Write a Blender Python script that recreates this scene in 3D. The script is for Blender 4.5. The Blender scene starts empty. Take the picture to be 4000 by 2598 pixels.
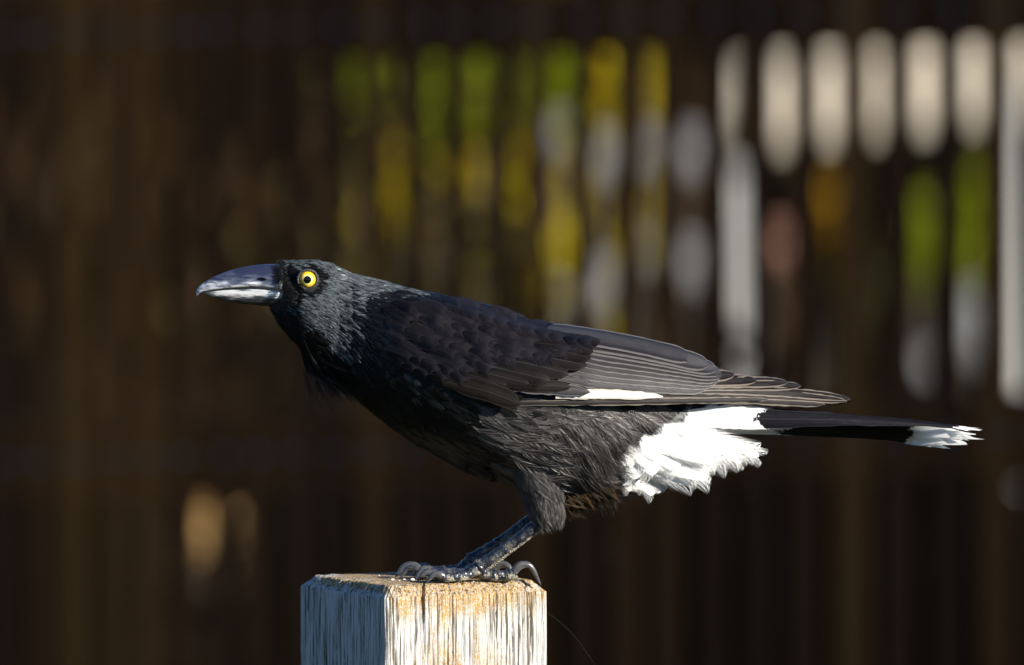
import bpy, math, random
import numpy as np
from mathutils import Vector

rng = np.random.default_rng(7)
random.seed(7)
sc = bpy.context.scene
COL = sc.collection
R = math.radians

# ------------------------------------------------------------------ camera
FOCAL, SENSOR, DIST, PITCH = 400.0, 36.0, 6.667, R(3.05)
ZC = 1.262                                   # height of the bird where the view axis meets it
CAM = Vector((0.0, -DIST * math.cos(PITCH), ZC + DIST * math.sin(PITCH)))
FWD = Vector((0, math.cos(PITCH), -math.sin(PITCH)))
UPV = Vector((0, math.sin(PITCH), math.cos(PITCH)))
cam = bpy.data.objects.new('camera', bpy.data.cameras.new('camera'))
COL.objects.link(cam)
cam.location = CAM
cam.rotation_euler = (math.pi / 2 - PITCH, 0, 0)
cam.data.lens = FOCAL
cam.data.sensor_width = SENSOR
cam.data.clip_end = 2000
cam.data.dof.use_dof = True
cam.data.dof.focus_distance = DIST - 0.022
cam.data.dof.aperture_fstop = 6.9
sc.camera = cam

# ------------------------------------------------------------------ sky, sun, exposure
SUN_AZ, SUN_EL = R(55), R(21)                # azimuth to the right of the direction bird -> camera
sun_dir = Vector((math.sin(SUN_AZ) * math.cos(SUN_EL), -math.cos(SUN_AZ) * math.cos(SUN_EL), math.sin(SUN_EL)))
world = bpy.data.worlds.new('World'); sc.world = world
world.use_nodes = True
wn = world.node_tree
sky = wn.nodes.new('ShaderNodeTexSky')
sky.sky_type = 'NISHITA'; sky.sun_disc = False
sky.sun_elevation = SUN_EL; sky.ozone_density = 7.0; sky.dust_density = 0.2
sky.sun_rotation = math.atan2(sun_dir.x, sun_dir.y)
wn.links.new(sky.outputs[0], wn.nodes['Background'].inputs[0])
wn.nodes['Background'].inputs[1].default_value = 0.068
sl = bpy.data.lights.new('sun', 'SUN'); sl.energy = 5.0; sl.angle = R(0.5); sl.color = (1.0, 0.93, 0.82)
sun = bpy.data.objects.new('sun', sl); COL.objects.link(sun)
sun.rotation_euler = sun_dir.to_track_quat('Z', 'Y').to_euler()
vs = sc.view_settings
vs.view_transform = 'Standard'; vs.look = 'None'; vs.exposure = 0.95; vs.gamma = 1.0; vs.use_curve_mapping = False
sc.cycles.use_denoising = True
sc.cycles.max_bounces = 8
sc.cycles.caustics_reflective = False; sc.cycles.caustics_refractive = False
sc.cycles.sample_clamp_indirect = 4.0

# ------------------------------------------------------------------ helpers
K = 4000 / 2380.0
def P(px, py, y=0.0):
    """photograph pixel (4000 wide) + depth plane y -> world points (arrays ok)"""
    px = np.asarray(px, float); py = np.asarray(py, float); y = np.asarray(y, float)
    u = (px - 2000) / 4000 * SENSOR / FOCAL
    v = -(py - 1299) / 4000 * SENSOR / FOCAL
    dy = FWD.y + v * UPV.y; dz = FWD.z + v * UPV.z
    t = (y - CAM.y) / dy
    return np.stack(np.broadcast_arrays(u * t, y, CAM.z + dz * t), -1)
MPX = 0.00015                                 # metres per photograph pixel at the bird

def mesh_np(name, verts, faces, uv=None, tone=None, smooth=False):
    """faces: list of lists or an (n,k) array"""
    me = bpy.data.meshes.new(name)
    verts = np.asarray(verts, np.float32)
    if isinstance(faces, np.ndarray):
        n, k = faces.shape
        me.vertices.add(len(verts)); me.vertices.foreach_set('co', verts.ravel())
        me.loops.add(n * k); me.loops.foreach_set('vertex_index', faces.astype(np.int32).ravel())
        me.polygons.add(n)
        me.polygons.foreach_set('loop_start', (np.arange(n) * k).astype(np.int32))
        me.polygons.foreach_set('loop_total', np.full(n, k, np.int32))
        me.update(calc_edges=True)
    else:
        me.from_pydata(verts.tolist(), [], faces)
    if uv is not None:
        ul = me.uv_layers.new(name='UVMap')
        li = np.empty(len(me.loops), np.int32); me.loops.foreach_get('vertex_index', li)
        ul.data.foreach_set('uv', np.asarray(uv, np.float32)[li].ravel())
    if tone is not None:
        a = me.attributes.new('tone', 'FLOAT', 'POINT'); a.data.foreach_set('value', np.asarray(tone, np.float32))
    if smooth:
        me.polygons.foreach_set('use_smooth', np.ones(len(me.polygons), bool))
    me.validate()
    return me

def obj(name, me, mat=None, parent=None, label=None, cat=None, group=None, kind=None):
    o = bpy.data.objects.new(name, me); COL.objects.link(o)
    if mat is not None and me is not None and not me.materials: me.materials.append(mat)
    if parent is not None: o.parent = parent
    if label: o['label'] = label
    if cat: o['category'] = cat
    if group: o['group'] = group
    if kind: o['kind'] = kind
    return o

def place(o, loc, rz=0):
    o.location = loc; o.rotation_euler = (0, 0, rz); return o

def empty(name, loc=(0, 0, 0), **kw):
    o = obj(name, None, **kw); o.location = loc; return o

def grid_faces(nu, nv, closed=False):
    f = []
    for i in range(nu - 1):
        for j in range(nv if closed else nv - 1):
            j2 = (j + 1) % nv
            f.append((i * nv + j, (i + 1) * nv + j, (i + 1) * nv + j2, i * nv + j2))
    return np.array(f)

def box_mesh(name, sx, sy, sz, bev=0.0, base=True):
    """box on z=0 (base) with chamfered vertical and top edges"""
    z0 = 0 if base else -sz / 2
    b = min(bev, sx / 3, sy / 3, sz / 3)
    rings = []
    def ring(ix, iy, z):
        hx, hy = sx / 2 - ix, sy / 2 - iy
        return [(hx - b, -hy, z), (hx, -hy + b, z), (hx, hy - b, z), (hx - b, hy, z), (-hx + b, hy, z), (-hx, hy - b, z), (-hx, -hy + b, z), (-hx + b, -hy, z)]
    if b <= 0:
        hx, hy = sx / 2, sy / 2
        v = [(-hx, -hy, z0), (hx, -hy, z0), (hx, hy, z0), (-hx, hy, z0), (-hx, -hy, z0 + sz), (hx, -hy, z0 + sz), (hx, hy, z0 + sz), (-hx, hy, z0 + sz)]
        return mesh_np(name, v, [(0, 3, 2, 1), (4, 5, 6, 7), (0, 1, 5, 4), (1, 2, 6, 5), (2, 3, 7, 6), (3, 0, 4, 7)])
    for ins, z in ((b, z0), (0, z0 + b), (0, z0 + sz - b), (b, z0 + sz)):
        rings.append(ring(ins * 0.999, ins * 0.999, z))
    v = [p for r in rings for p in r]
    f = [tuple(q) for q in grid_faces(4, 8, True)[:, ::-1]]
    f += [tuple(range(7, -1, -1)), tuple(range(24, 32))]
    return mesh_np(name, v, f)

def smoothstep(a, b, x):
    t = np.clip((x - a) / (b - a), 0, 1); return t * t * (3 - 2 * t)

_tab = rng.random((256, 256))
def vnoise(x, y):
    x = np.asarray(x, float); y = np.asarray(y, float)
    xi = np.floor(x).astype(int); yi = np.floor(y).astype(int)
    fx = x - xi; fy = y - yi; fx = fx * fx * (3 - 2 * fx); fy = fy * fy * (3 - 2 * fy)
    g = lambda a, b: _tab[a % 256, b % 256]
    return (g(xi, yi) * (1 - fx) + g(xi + 1, yi) * fx) * (1 - fy) + (g(xi, yi + 1) * (1 - fx) + g(xi + 1, yi + 1) * fx) * fy

# ------------------------------------------------------------------ materials
class M:
    """tiny node helper"""
    def __init__(s, name):
        s.m = bpy.data.materials.new(name); s.m.use_nodes = True
        s.t = s.m.node_tree; s.b = s.t.nodes['Principled BSDF']
    def n(s, typ, **kw):
        x = s.t.nodes.new('ShaderNode' + typ)
        for k, v in kw.items(): setattr(x, k, v)
        return x
    def l(s, a, b): s.t.links.new(a, b)
    def set(s, **kw):
        for k, v in kw.items():
            k = k.replace('_', ' ')
            i = s.b.inputs[k]
            if hasattr(v, 'is_output'): s.l(v, i)
            else: i.default_value = (*v, 1) if isinstance(v, tuple) and len(v) == 3 else v
        return s
    def coord(s, which='Object', scale=(1, 1, 1), rot=(0, 0, 0)):
        tc = s.n('TexCoord'); mp = s.n('Mapping')
        mp.inputs['Scale'].default_value = scale; mp.inputs['Rotation'].default_value = rot
        s.l(tc.outputs[which], mp.inputs[0]); return mp.outputs[0]
    def noise(s, vec, scale=5, detail=3, rough=.5):
        x = s.n('TexNoise'); x.inputs['Scale'].default_value = scale; x.inputs['Detail'].default_value = detail
        x.inputs['Roughness'].default_value = rough
        if vec is not None: s.l(vec, x.inputs['Vector'])
        return x.outputs['Fac']
    def ramp(s, fac, stops):
        x = s.n('ValToRGB'); e = x.color_ramp.elements
        while len(e) < len(stops): e.new(0.5)
        for i, (p, c) in enumerate(stops):
            e[i].position = p; e[i].color = (*c, 1) if isinstance(c, tuple) else (c, c, c, 1)
        s.l(fac, x.inputs[0]); return x.outputs[0]
    def math(s, op, a, b=None, clamp=False):
        x = s.n('Math', operation=op); x.use_clamp = clamp
        for i, v in enumerate((a, b)):
            if v is None: continue
            if hasattr(v, 'is_output'): s.l(v, x.inputs[i])
            else: x.inputs[i].default_value = v
        return x.outputs[0]
    def mix(s, fac, a, b):
        x = s.n('Mix', data_type='RGBA')
        for i, v in ((0, fac), (6, a), (7, b)):
            if hasattr(v, 'is_output'): s.l(v, x.inputs[i])
            else: x.inputs[i].default_value = (*v, 1) if isinstance(v, tuple) and len(v) == 3 else v
        return x.outputs[2]
    def attr(s, name):
        x = s.n('Attribute'); x.attribute_name = name; return x.outputs['Fac']
    def uv(s):
        x = s.n('TexCoord'); y = s.n('SeparateXYZ'); s.l(x.outputs['UV'], y.inputs[0]); return y.outputs[0], y.outputs[1]
    def bump(s, h, strength=.3, dist=.001):
        x = s.n('Bump'); x.inputs['Strength'].default_value = strength; x.inputs['Distance'].default_value = dist
        s.l(h, x.inputs['Height']); s.l(x.outputs[0], s.b.inputs['Normal'])

def plume_mat(name, c0, c1, rough=.42, spec=.5, tint=(1, 1, 1), sheen=0.0, trans=0.0):
    m = M(name)
    t = m.attr('tone')
    m.set(Base_Color=m.mix(t, c0, c1), Roughness=rough)
    m.b.inputs['Specular IOR Level'].default_value = spec
    m.b.inputs['Specular Tint'].default_value = (*tint, 1)
    if sheen:
        m.b.inputs['Sheen Weight'].default_value = sheen; m.b.inputs['Sheen Roughness'].default_value = .4
    if trans:
        tr = m.n('BsdfTranslucent'); tr.inputs[0].default_value = (*c1, 1)
        mx = m.n('MixShader'); mx.inputs[0].default_value = trans
        out = m.t.nodes['Material Output']
        m.l(m.b.outputs[0], mx.inputs[1]); m.l(tr.outputs[0], mx.inputs[2]); m.l(mx.outputs[0], out.inputs[0])
    return m.m

MAT = {}
MAT['head_plume'] = plume_mat('head_feather', (.006, .007, .009), (.115, .130, .132), .42, 1.0, (.84, .98, 1.0))  # pale end of the tone carries the cheek sheen in its base colour
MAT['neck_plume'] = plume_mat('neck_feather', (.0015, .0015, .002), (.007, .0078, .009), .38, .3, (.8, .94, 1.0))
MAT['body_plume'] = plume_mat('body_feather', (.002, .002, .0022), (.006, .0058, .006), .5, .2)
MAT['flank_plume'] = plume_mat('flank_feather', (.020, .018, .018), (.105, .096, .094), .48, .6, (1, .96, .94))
MAT['brown_plume'] = plume_mat('brown_down', (.015, .009, .004), (.085, .048, .018), .6, .3)
MAT['white_plume'] = plume_mat('white_feather', (.84, .84, .82), (.93, .93, .92), .7, .2, trans=.25)
MAT['skin'] = M('body_skin').set(Base_Color=(.004, .004, .005), Roughness=.7).m

def vane_mat(name, dark, light, fringe=.35, rough=.42, spec=.5, white_base=None, white_tip=None, whitec=(.8, .79, .76), trans=0, fringe_col=(.12, .10, .085), rimat=.42):
    """flight / covert feather: UV u along, v across; shaft, barbs and pale worn rim are colour and fine relief"""
    m = M(name)
    u, v = m.uv()
    av = m.math('ABSOLUTE', m.math('SUBTRACT', v, .5))           # 0 shaft .. .5 rim
    vec = m.coord('Object', (1, 1, 1))
    n1 = m.noise(vec, 160, 4)
    info = m.n('ObjectInfo')
    base = m.mix(m.math('ADD', m.math('MULTIPLY', n1, .5), m.math('MULTIPLY', info.outputs['Random'], .7), True), dark, light)
    rim = m.math('MULTIPLY', m.ramp(av, [(rimat, 0.0), (rimat + .045, 1.0)]), fringe)
    inner = m.math('MULTIPLY', m.ramp(av, [(rimat - .22, 0.0), (rimat - .04, 1.0)]), .75)
    base = m.mix(inner, base, tuple(c * .5 for c in dark))  # dark band inside the rim paints the shadow between overlapping feathers
    base = m.mix(rim, base, fringe_col)
    shaft = m.ramp(av, [(.0, 1.0), (.035, 0.0)])
    base = m.mix(m.math('MULTIPLY', shaft, .35), base, (.06, .06, .065))
    jag = m.math('MULTIPLY', m.noise(vec, 420, 3, .7), .10)
    jag2 = m.math('ADD', u, m.math('SUBTRACT', jag, m.math('MULTIPLY', av, .10)))
    wm = None
    if white_base:
        wm = m.math('LESS_THAN', jag2, white_base)
    if white_tip:
        w2 = m.math('GREATER_THAN', jag2, white_tip)
        wm = w2 if wm is None else m.math('MAXIMUM', wm, w2)
    if wm is not None: base = m.mix(wm, base, whitec)
    m.set(Base_Color=base, Roughness=rough)
    m.b.inputs['Specular IOR Level'].default_value = spec
    # barbs: fine slanted ridges
    ph = m.math('ADD', m.math('MULTIPLY', u, 150), m.math('MULTIPLY', av, -55))
    cx = m.n('CombineXYZ'); m.l(ph, cx.inputs[0]); m.l(m.math('MULTIPLY', v, 3), cx.inputs[1])
    h = m.noise(cx.outputs[0], 1.0, 4, .7)
    m.bump(h, .30, .0006)
    if trans and wm is not None:
        tr = m.n('BsdfTranslucent'); tr.inputs[0].default_value = (*whitec, 1)
        mx = m.n('MixShader'); out = m.t.nodes['Material Output']
        m.l(m.math('MULTIPLY', wm, trans), mx.inputs[0])
        m.l(m.b.outputs[0], mx.inputs[1]); m.l(tr.outputs[0], mx.inputs[2]); m.l(mx.outputs[0], out.inputs[0])
    return m.m

MAT['covert_dark'] = plume_mat('scapular_feather', (.0008, .0008, .0014), (.017, .0145, .0165), .40, .20, (.9, .9, 1.0))
MAT['covert_brown'] = vane_mat('greater_covert', (.004, .003, .0028), (.011, .008, .007), .35, .45, .12, fringe_col=(.032, .024, .020))
MAT['alula'] = vane_mat('alula_feather', (.007, .005, .0035), (.016, .012, .009), .45, .5, .12, fringe_col=(.04, .031, .024))
MAT['secondary'] = vane_mat('secondary_feather', (.016, .015, .018), (.060, .057, .059), .9, .42, .22, fringe_col=(.115, .108, .105), rimat=.395)
MAT['primary'] = vane_mat('primary_feather', (.010, .008, .008), (.028, .023, .021), .9, .42, .16, fringe_col=(.17, .145, .12), rimat=.36)
MAT['white_vane'] = vane_mat('white_primary_base', (.62, .58, .50), (.80, .77, .72), .1, .6, .2, fringe_col=(.5, .4, .3))
MAT['tail'] = vane_mat('tail_feather', (.003, .0025, .0045), (.008, .0065, .010), .3, .38, .16, white_base=.40, white_tip=.95, whitec=(.9, .9, .89), trans=.3, fringe_col=(.03, .03, .04))
MAT['tail_far'] = vane_mat('inner_tail_feather', (.002, .002, .003), (.005, .0045, .006), .3, .42, .12, white_base=.27, white_tip=.72, whitec=(.9, .9, .88), trans=.5, fringe_col=(.02, .02, .025))

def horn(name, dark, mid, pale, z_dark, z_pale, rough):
    """keratin: dark ridge, paler towards the cutting edge and the base (pigment, with sun highlights painted into the pale tone), scratches in the gloss"""
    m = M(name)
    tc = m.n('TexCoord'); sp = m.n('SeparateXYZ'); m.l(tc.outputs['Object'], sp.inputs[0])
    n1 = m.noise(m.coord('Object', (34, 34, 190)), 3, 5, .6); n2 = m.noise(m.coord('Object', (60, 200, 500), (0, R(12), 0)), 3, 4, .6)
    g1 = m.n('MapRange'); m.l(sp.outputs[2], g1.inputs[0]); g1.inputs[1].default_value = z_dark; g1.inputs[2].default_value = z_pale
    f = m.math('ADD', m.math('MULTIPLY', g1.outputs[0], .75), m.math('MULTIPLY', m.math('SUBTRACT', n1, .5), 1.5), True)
    m.set(Base_Color=m.ramp(f, [(.22, dark), (.5, mid), (.78, pale)]), Roughness=m.ramp(n2, [(.3, rough), (.7, rough + .16)]))  # pale end of the ramp also paints in the bill's highlights
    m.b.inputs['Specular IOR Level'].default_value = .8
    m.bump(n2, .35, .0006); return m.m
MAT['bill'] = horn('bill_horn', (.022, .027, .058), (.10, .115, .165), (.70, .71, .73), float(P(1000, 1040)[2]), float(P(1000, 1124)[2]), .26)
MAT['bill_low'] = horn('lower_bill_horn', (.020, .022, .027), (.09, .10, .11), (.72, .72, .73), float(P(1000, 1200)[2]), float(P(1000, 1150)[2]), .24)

m = M('iris_yellow')
tc = m.n('TexCoord'); sp = m.n('SeparateXYZ'); m.l(tc.outputs['Object'], sp.inputs[0])
r = m.math('SQRT', m.math('ADD', m.math('POWER', sp.outputs[0], 2), m.math('POWER', sp.outputs[2], 2)))
r = m.math('MULTIPLY', r, 1 / .0056)
n1 = m.noise(m.coord('Object'), 1400, 2)
r2 = m.math('ADD', r, m.math('MULTIPLY', m.math('SUBTRACT', n1, .5), .12))
m.set(Base_Color=m.ramp(r2, [(.36, (.85, .68, .20)), (.5, (.92, .78, .26)), (.62, (.92, .62, .02)), (.80, (.85, .44, .005)), (.88, (.12, .05, .01)), (.93, (.01, .01, .01))]), Roughness=.12)
m.b.inputs['Coat Weight'].default_value = 1.0; m.b.inputs['Coat Roughness'].default_value = .11
MAT['iris'] = m.m
MAT['pupil'] = M('pupil_black').set(Base_Color=(.002, .002, .003), Roughness=.06).m
m = M('eyelid_skin'); n1 = m.noise(m.coord('Object'), 1500, 3)
m.set(Base_Color=m.ramp(n1, [(.35, (.008, .008, .009)), (.65, (.05, .05, .052))]), Roughness=.4); m.bump(n1, .8, .0008); MAT['eyelid'] = m.m

m = M('leg_scales')
vec = m.coord('Object'); vo = m.n('TexVoronoi'); vo.inputs['Scale'].default_value = 700; m.l(vec, vo.inputs['Vector'])
n1 = m.noise(vec, 180, 4)
m.set(Base_Color=m.ramp(n1, [(.38, (.010, .012, .020)), (.55, (.035, .038, .048)), (.72, (.17, .16, .13))]), Roughness=.30)
m.b.inputs['Specular IOR Level'].default_value = .65
m.bump(vo.outputs['Distance'], .6, .0008); MAT['leg'] = m.m
m = M('foot_pads'); vec = m.coord('Object'); vo = m.n('TexVoronoi'); vo.inputs['Scale'].default_value = 1100; m.l(vec, vo.inputs['Vector'])
n1 = m.noise(vec, 260, 4)
m.set(Base_Color=m.ramp(n1, [(.35, (.09, .08, .06)), (.65, (.30, .27, .20))]), Roughness=.6); m.bump(vo.outputs['Distance'], 1.0, .001); MAT['pad'] = m.m
m = M('claw_horn'); n1 = m.noise(m.coord('Object', (60, 60, 400)), 6, 3)
m.set(Base_Color=m.ramp(n1, [(.3, (.025, .026, .032)), (.7, (.11, .108, .105))]), Roughness=.2); m.b.inputs['Specular IOR Level'].default_value = .7; MAT['claw'] = m.m

# weathered post
ZTOP_M = float(P(1840, 2268, -.010)[2])
m = M('weathered_wood')
tc = m.n('TexCoord'); sp = m.n('SeparateXYZ'); m.l(tc.outputs['Object'], sp.inputs[0])
grain = m.noise(m.coord('Object', (1, 1, .030)), 620, 5, .65)
grain2 = m.noise(m.coord('Object', (1, 1, .022)), 1500, 3, .6)
blot = m.noise(m.coord('Object', (1, 1, .5)), 34, 5, .62)
blot2 = m.noise(m.coord('Object', (1, 1, .22)), 120, 5, .7)
speck = m.noise(m.coord('Object', (1, 1, 1)), 900, 3, .7)
white = m.mix(grain2, (.42, .42, .41), (.66, .65, .63))
ochre = m.mix(m.math('ADD', m.math('MULTIPLY', blot2, .6), m.math('MULTIPLY', speck, .4)), (.24, .105, .016), (.58, .38, .11))
topd = m.math('MULTIPLY', m.math('SUBTRACT', sp.outputs[2], ZTOP_M - .022), 11)
topc = m.math('MINIMUM', m.math('MAXIMUM', topd, -.015), .14)
mask = m.math('ADD', m.math('ADD', m.math('MULTIPLY', blot, .62), m.math('MULTIPLY', blot2, .42)), topc)
mask = m.math('ADD', mask, m.math('MULTIPLY', m.math('SUBTRACT', speck, .5), .25))
sunny = m.math('MULTIPLY', m.math('MINIMUM', m.math('ADD', sp.outputs[0], .0500), 0.0), 60)   # lichen keeps to the sunny side
centre = m.math('MULTIPLY', m.math('ABSOLUTE', m.math('SUBTRACT', sp.outputs[0], .004)), -2.2)
mask = m.math('ADD', m.math('ADD', mask, sunny), m.math('ADD', centre, .085))
om = m.math('MULTIPLY', m.ramp(mask, [(.52, 0.0), (.66, 1.0)]), m.ramp(speck, [(.38, .25), (.56, 1.0)]))
col = m.mix(om, white, ochre)
dk = m.ramp(grain, [(.41, 1.0), (.465, 0.0)])
col = m.mix(m.math('MULTIPLY', dk, .9), col, (.055, .042, .022))
dk2 = m.ramp(grain2, [(.37, 1.0), (.45, 0.0)])
col = m.mix(m.math('MULTIPLY', dk2, .75), col, (.11, .085, .05))
m.set(Base_Color=col, Roughness=.85)
m.b.inputs['Specular IOR Level'].default_value = .15
m.bump(m.math('ADD', grain, m.math('MULTIPLY', grain2, .7)), .8, .0016)
MAT['post'] = m.m

# dark stained fence: every slat its own tone
m = M('dark_stained_timber')
info = m.n('ObjectInfo')
gr = m.noise(m.coord('Object', (1, 1, .05)), 60, 4)
c1 = m.ramp(info.outputs['Random'], [(0, (.17, .055, .022)), (.4, (.30, .092, .030)), (.75, (.48, .15, .038)), (1, (.75, .25, .050))])
m.set(Base_Color=m.mix(m.math('MULTIPLY', gr, .6), c1, (.10, .042, .016)), Roughness=.8); m.b.inputs['Specular IOR Level'].default_value = .12; m.bump(gr, .4, .002); MAT['fence'] = m.m
m = M('nail_steel'); m.set(Base_Color=(.45, .45, .47), Metallic=1.0, Roughness=.35); MAT['nail'] = m.m
m = M('cream_paint'); n1 = m.noise(m.coord('Object'), 8, 4)
m.set(Base_Color=m.ramp(n1, [(.3, (.70, .60, .46)), (.7, (.80, .71, .57))]), Roughness=.5); MAT['cream'] = m.m
m = M('white_paint'); n1 = m.noise(m.coord('Object'), 8, 4)
m.set(Base_Color=m.ramp(n1, [(.3, (.70, .70, .66)), (.7, (.80, .79, .74))]), Roughness=.5); MAT['whitepaint'] = m.m
m = M('mulch_soil'); n1 = m.noise(m.coord('Object'), 14, 6, .7)
m.set(Base_Color=m.ramp(n1, [(.3, (.020, .011, .005)), (.6, (.045, .025, .011)), (.75, (.07, .042, .016))]), Roughness=1.0); m.b.inputs['Specular IOR Level'].default_value = .02; m.bump(n1, .8, .03); MAT['ground'] = m.m
m = M('dry_lawn'); n1 = m.noise(m.coord('Object'), 60, 6, .7)
m.set(Base_Color=m.ramp(n1, [(.3, (.030, .030, .012)), (.7, (.070, .062, .026))]), Roughness=1.0); m.b.inputs['Specular IOR Level'].default_value = .02; m.bump(n1, .8, .02); MAT['yard'] = m.m
def leaf_mat(name, c0, c1, trans=.35):
    m = M(name); t = m.attr('tone'); c = m.mix(t, c0, c1)
    m.set(Base_Color=c, Roughness=.6); m.b.inputs['Specular IOR Level'].default_value = .15
    tr = m.n('BsdfTranslucent'); m.l(c, tr.inputs[0]); mx = m.n('MixShader'); mx.inputs[0].default_value = trans
    m.l(m.b.outputs[0], mx.inputs[1]); m.l(tr.outputs[0], mx.inputs[2]); m.l(mx.outputs[0], m.t.nodes['Material Output'].inputs[0])
    return m.m
MAT['leaf_yellow'] = leaf_mat('yellow_leaf', (.52, .41, .006), (.80, .68, .008))
MAT['leaf_lime'] = leaf_mat('lime_leaf', (.20, .25, .005), (.40, .46, .007))
MAT['leaf_amber'] = leaf_mat('amber_leaf', (.42, .22, .008), (.58, .36, .012))
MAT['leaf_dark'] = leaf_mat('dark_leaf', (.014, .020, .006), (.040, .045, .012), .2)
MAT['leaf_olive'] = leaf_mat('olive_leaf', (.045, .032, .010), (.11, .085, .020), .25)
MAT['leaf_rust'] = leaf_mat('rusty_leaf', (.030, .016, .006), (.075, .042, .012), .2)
MAT['petal'] = leaf_mat('white_petal', (.62, .62, .62), (.80, .79, .78), .3)
MAT['petal_tan'] = leaf_mat('tan_petal', (.62, .42, .17), (.80, .58, .27), .3)
MAT['petal_pink'] = leaf_mat('pink_petal', (.55, .30, .22), (.72, .44, .34), .3)
m = M('bark'); n1 = m.noise(m.coord('Object', (1, 1, .2)), 40, 4); m.set(Base_Color=m.ramp(n1, [(.3, (.03, .022, .015)), (.7, (.09, .07, .05))]), Roughness=.9); MAT['bark'] = m.m
m = M('weatherboard'); n1 = m.noise(m.coord('Object', (.1, 1, 1)), 30, 4)
m.set(Base_Color=m.ramp(n1, [(.3, (.05, .045, .04)), (.7, (.09, .08, .07))]), Roughness=.7); MAT['board'] = m.m
m = M('roof_iron'); m.set(Base_Color=(.12, .12, .13), Roughness=.45, Metallic=.6); MAT['roof'] = m.m
m = M('silk'); m.set(Base_Color=(.10, .10, .10), Roughness=.5); MAT['silk'] = m.m
m = M('dropping_white'); m.set(Base_Color=(.8, .79, .74), Roughness=.8); MAT['crumb'] = m.m

# ------------------------------------------------------------------ ground
gm = mesh_np('ground', [(-120, -60, 0), (120, -60, 0), (120, 160, 0), (-120, 160, 0)], [(0, 1, 2, 3)])
obj('ground', gm, MAT['yard'], kind='structure')
gb = mesh_np('garden_bed', [(-14, 4.45, .004), (14, 4.45, .004), (14, 45, .004), (-14, 45, .004)], [(0, 1, 2, 3)])
obj('garden_bed', gb, MAT['ground'], kind='structure')

# ------------------------------------------------------------------ post
S, TH, CH = .1085, R(28.6), .0070
ZTOP = float(P(1840, 2268, -.010)[2])
c0 = P(1504, 2420, -.055)
CX = c0[0] + S / 2 * (math.cos(TH) - math.sin(TH)); CY = -.055 + S / 2 * (math.sin(TH) + math.cos(TH))
NSIDE = 190
def post_mesh():
    s = np.linspace(-1, 1, NSIDE, endpoint=False)
    h = S / 2
    # perimeter: front-right face first (local -y), then local +x, +y, -x
    sides = [np.stack([s * h, -h + 0 * s], 1), np.stack([h + 0 * s, s * h], 1), np.stack([-s * h, h + 0 * s], 1), np.stack([-h + 0 * s, -s * h], 1)]
    per = np.concatenate(sides); nrm = np.concatenate([np.tile(n, (NSIDE, 1)) for n in ((0, -1), (1, 0), (0, 1), (-1, 0))]).astype(float)
    # rounded arris
    r = .0022
    q = np.clip(np.abs(per), 0, h - r); inner = np.sign(per) * q; d = per - inner; dl = np.linalg.norm(d, axis=1)
    corner = (np.abs(per[:, 0]) > h - r) & (np.abs(per[:, 1]) > h - r)
    per[corner] = inner[corner] + d[corner] / dl[corner, None] * r
    nrm[corner] = d[corner] / dl[corner, None]
    n = len(per); arc = np.arange(n) * (S / NSIDE)
    zs = np.concatenate([np.linspace(0, ZTOP - .16, 8)[:-1], np.linspace(ZTOP - .16, ZTOP - CH, 70)])
    cracks = [  # arc position, half width, depth, reach below the head
        ((1652 - 1504) / 627 * S, .00075, .0050, .046), ((1935 - 1504) / 627 * S, .0004, .0022, .05), ((1995 - 1504) / 627 * S, .0004, .002, .12),
        ((2060 - 1504) / 627 * S, .00045, .0024, .05), ((1860 - 1504) / 627 * S, .0003, .0014, .09), ((1760 - 1504) / 627 * S, .0003, .0014, .07)]
    for k, wd in ((.47, .0006), (.26, .0005), (.70, .0004), (.84, .0004), (.58, .0003)):
        cracks.append((4 * S - k * S, wd, .0030, .16))
    def groove(a, z):
        zz = z + 0 * a
        g = vnoise(a / .0011 + 3, zz / .030) * .6 + vnoise(a / .00055 + 31, zz / .018) * .4
        dep = .00085 * smoothstep(.52, .80, g) + .0009 * vnoise(a / .006, zz / .06)
        for p, wd, de, reach in cracks:
            below = ZTOP - z
            pp = p + .0012 * (vnoise(zz / .012 + p * 999, 0 * a + 5) - .5) + .0004 * (vnoise(zz / .003, a * 0 + 9) - .5)
            fade = np.clip(1.15 - below / reach, 0, 1) if reach < .15 else .6 + .4 * vnoise(zz / .02, 0 * a + p * 100)
            dep = dep + de * fade * np.exp(-((a - pp) / (wd * (0.4 + .6 * fade))) ** 2)
        return dep
    V = []
    for z in zs:
        dep = groove(arc, z)
        V.append(np.column_stack([per - nrm * dep[:, None], np.full(n, z)]))
    for k in range(1, 9):                                    # chamfer
        f = k / 8
        sc_ = 1 - f * CH / h
        z = ZTOP - CH + f * CH
        wob = .0006 * (vnoise(arc / .004, 0 * arc + k * .4) - .5)
        dep = groove(arc, z) * .75
        V.append(np.column_stack([per * sc_ - nrm * dep[:, None] * .6, z + wob * (1 if k < 8 else .6) - dep * .8]))
    for k in range(1, 26):                                   # head of the post
        f = k / 25
        sc_ = (1 - CH / h) * (1 - f)
        pp = per * sc_
        z = ZTOP + .0005 * (vnoise(pp[:, 0] / .003 + 50, pp[:, 1] / .012 + 50) - .5) - groove(arc, ZTOP) * .5 * max(0, 1 - f * 3) - .0003
        V.append(np.column_stack([pp, z]))
    V = np.concatenate(V); nr = len(V) // n
    F = grid_faces(nr, n, True)[:, ::-1]
    return mesh_np('wooden_post', V, F, smooth=True)
post = obj('wooden_post', post_mesh(), MAT['post'], label='weathered square timber post with chamfered head that the bird stands on', cat='post')
place(post, (CX, CY, 0), TH)

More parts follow.
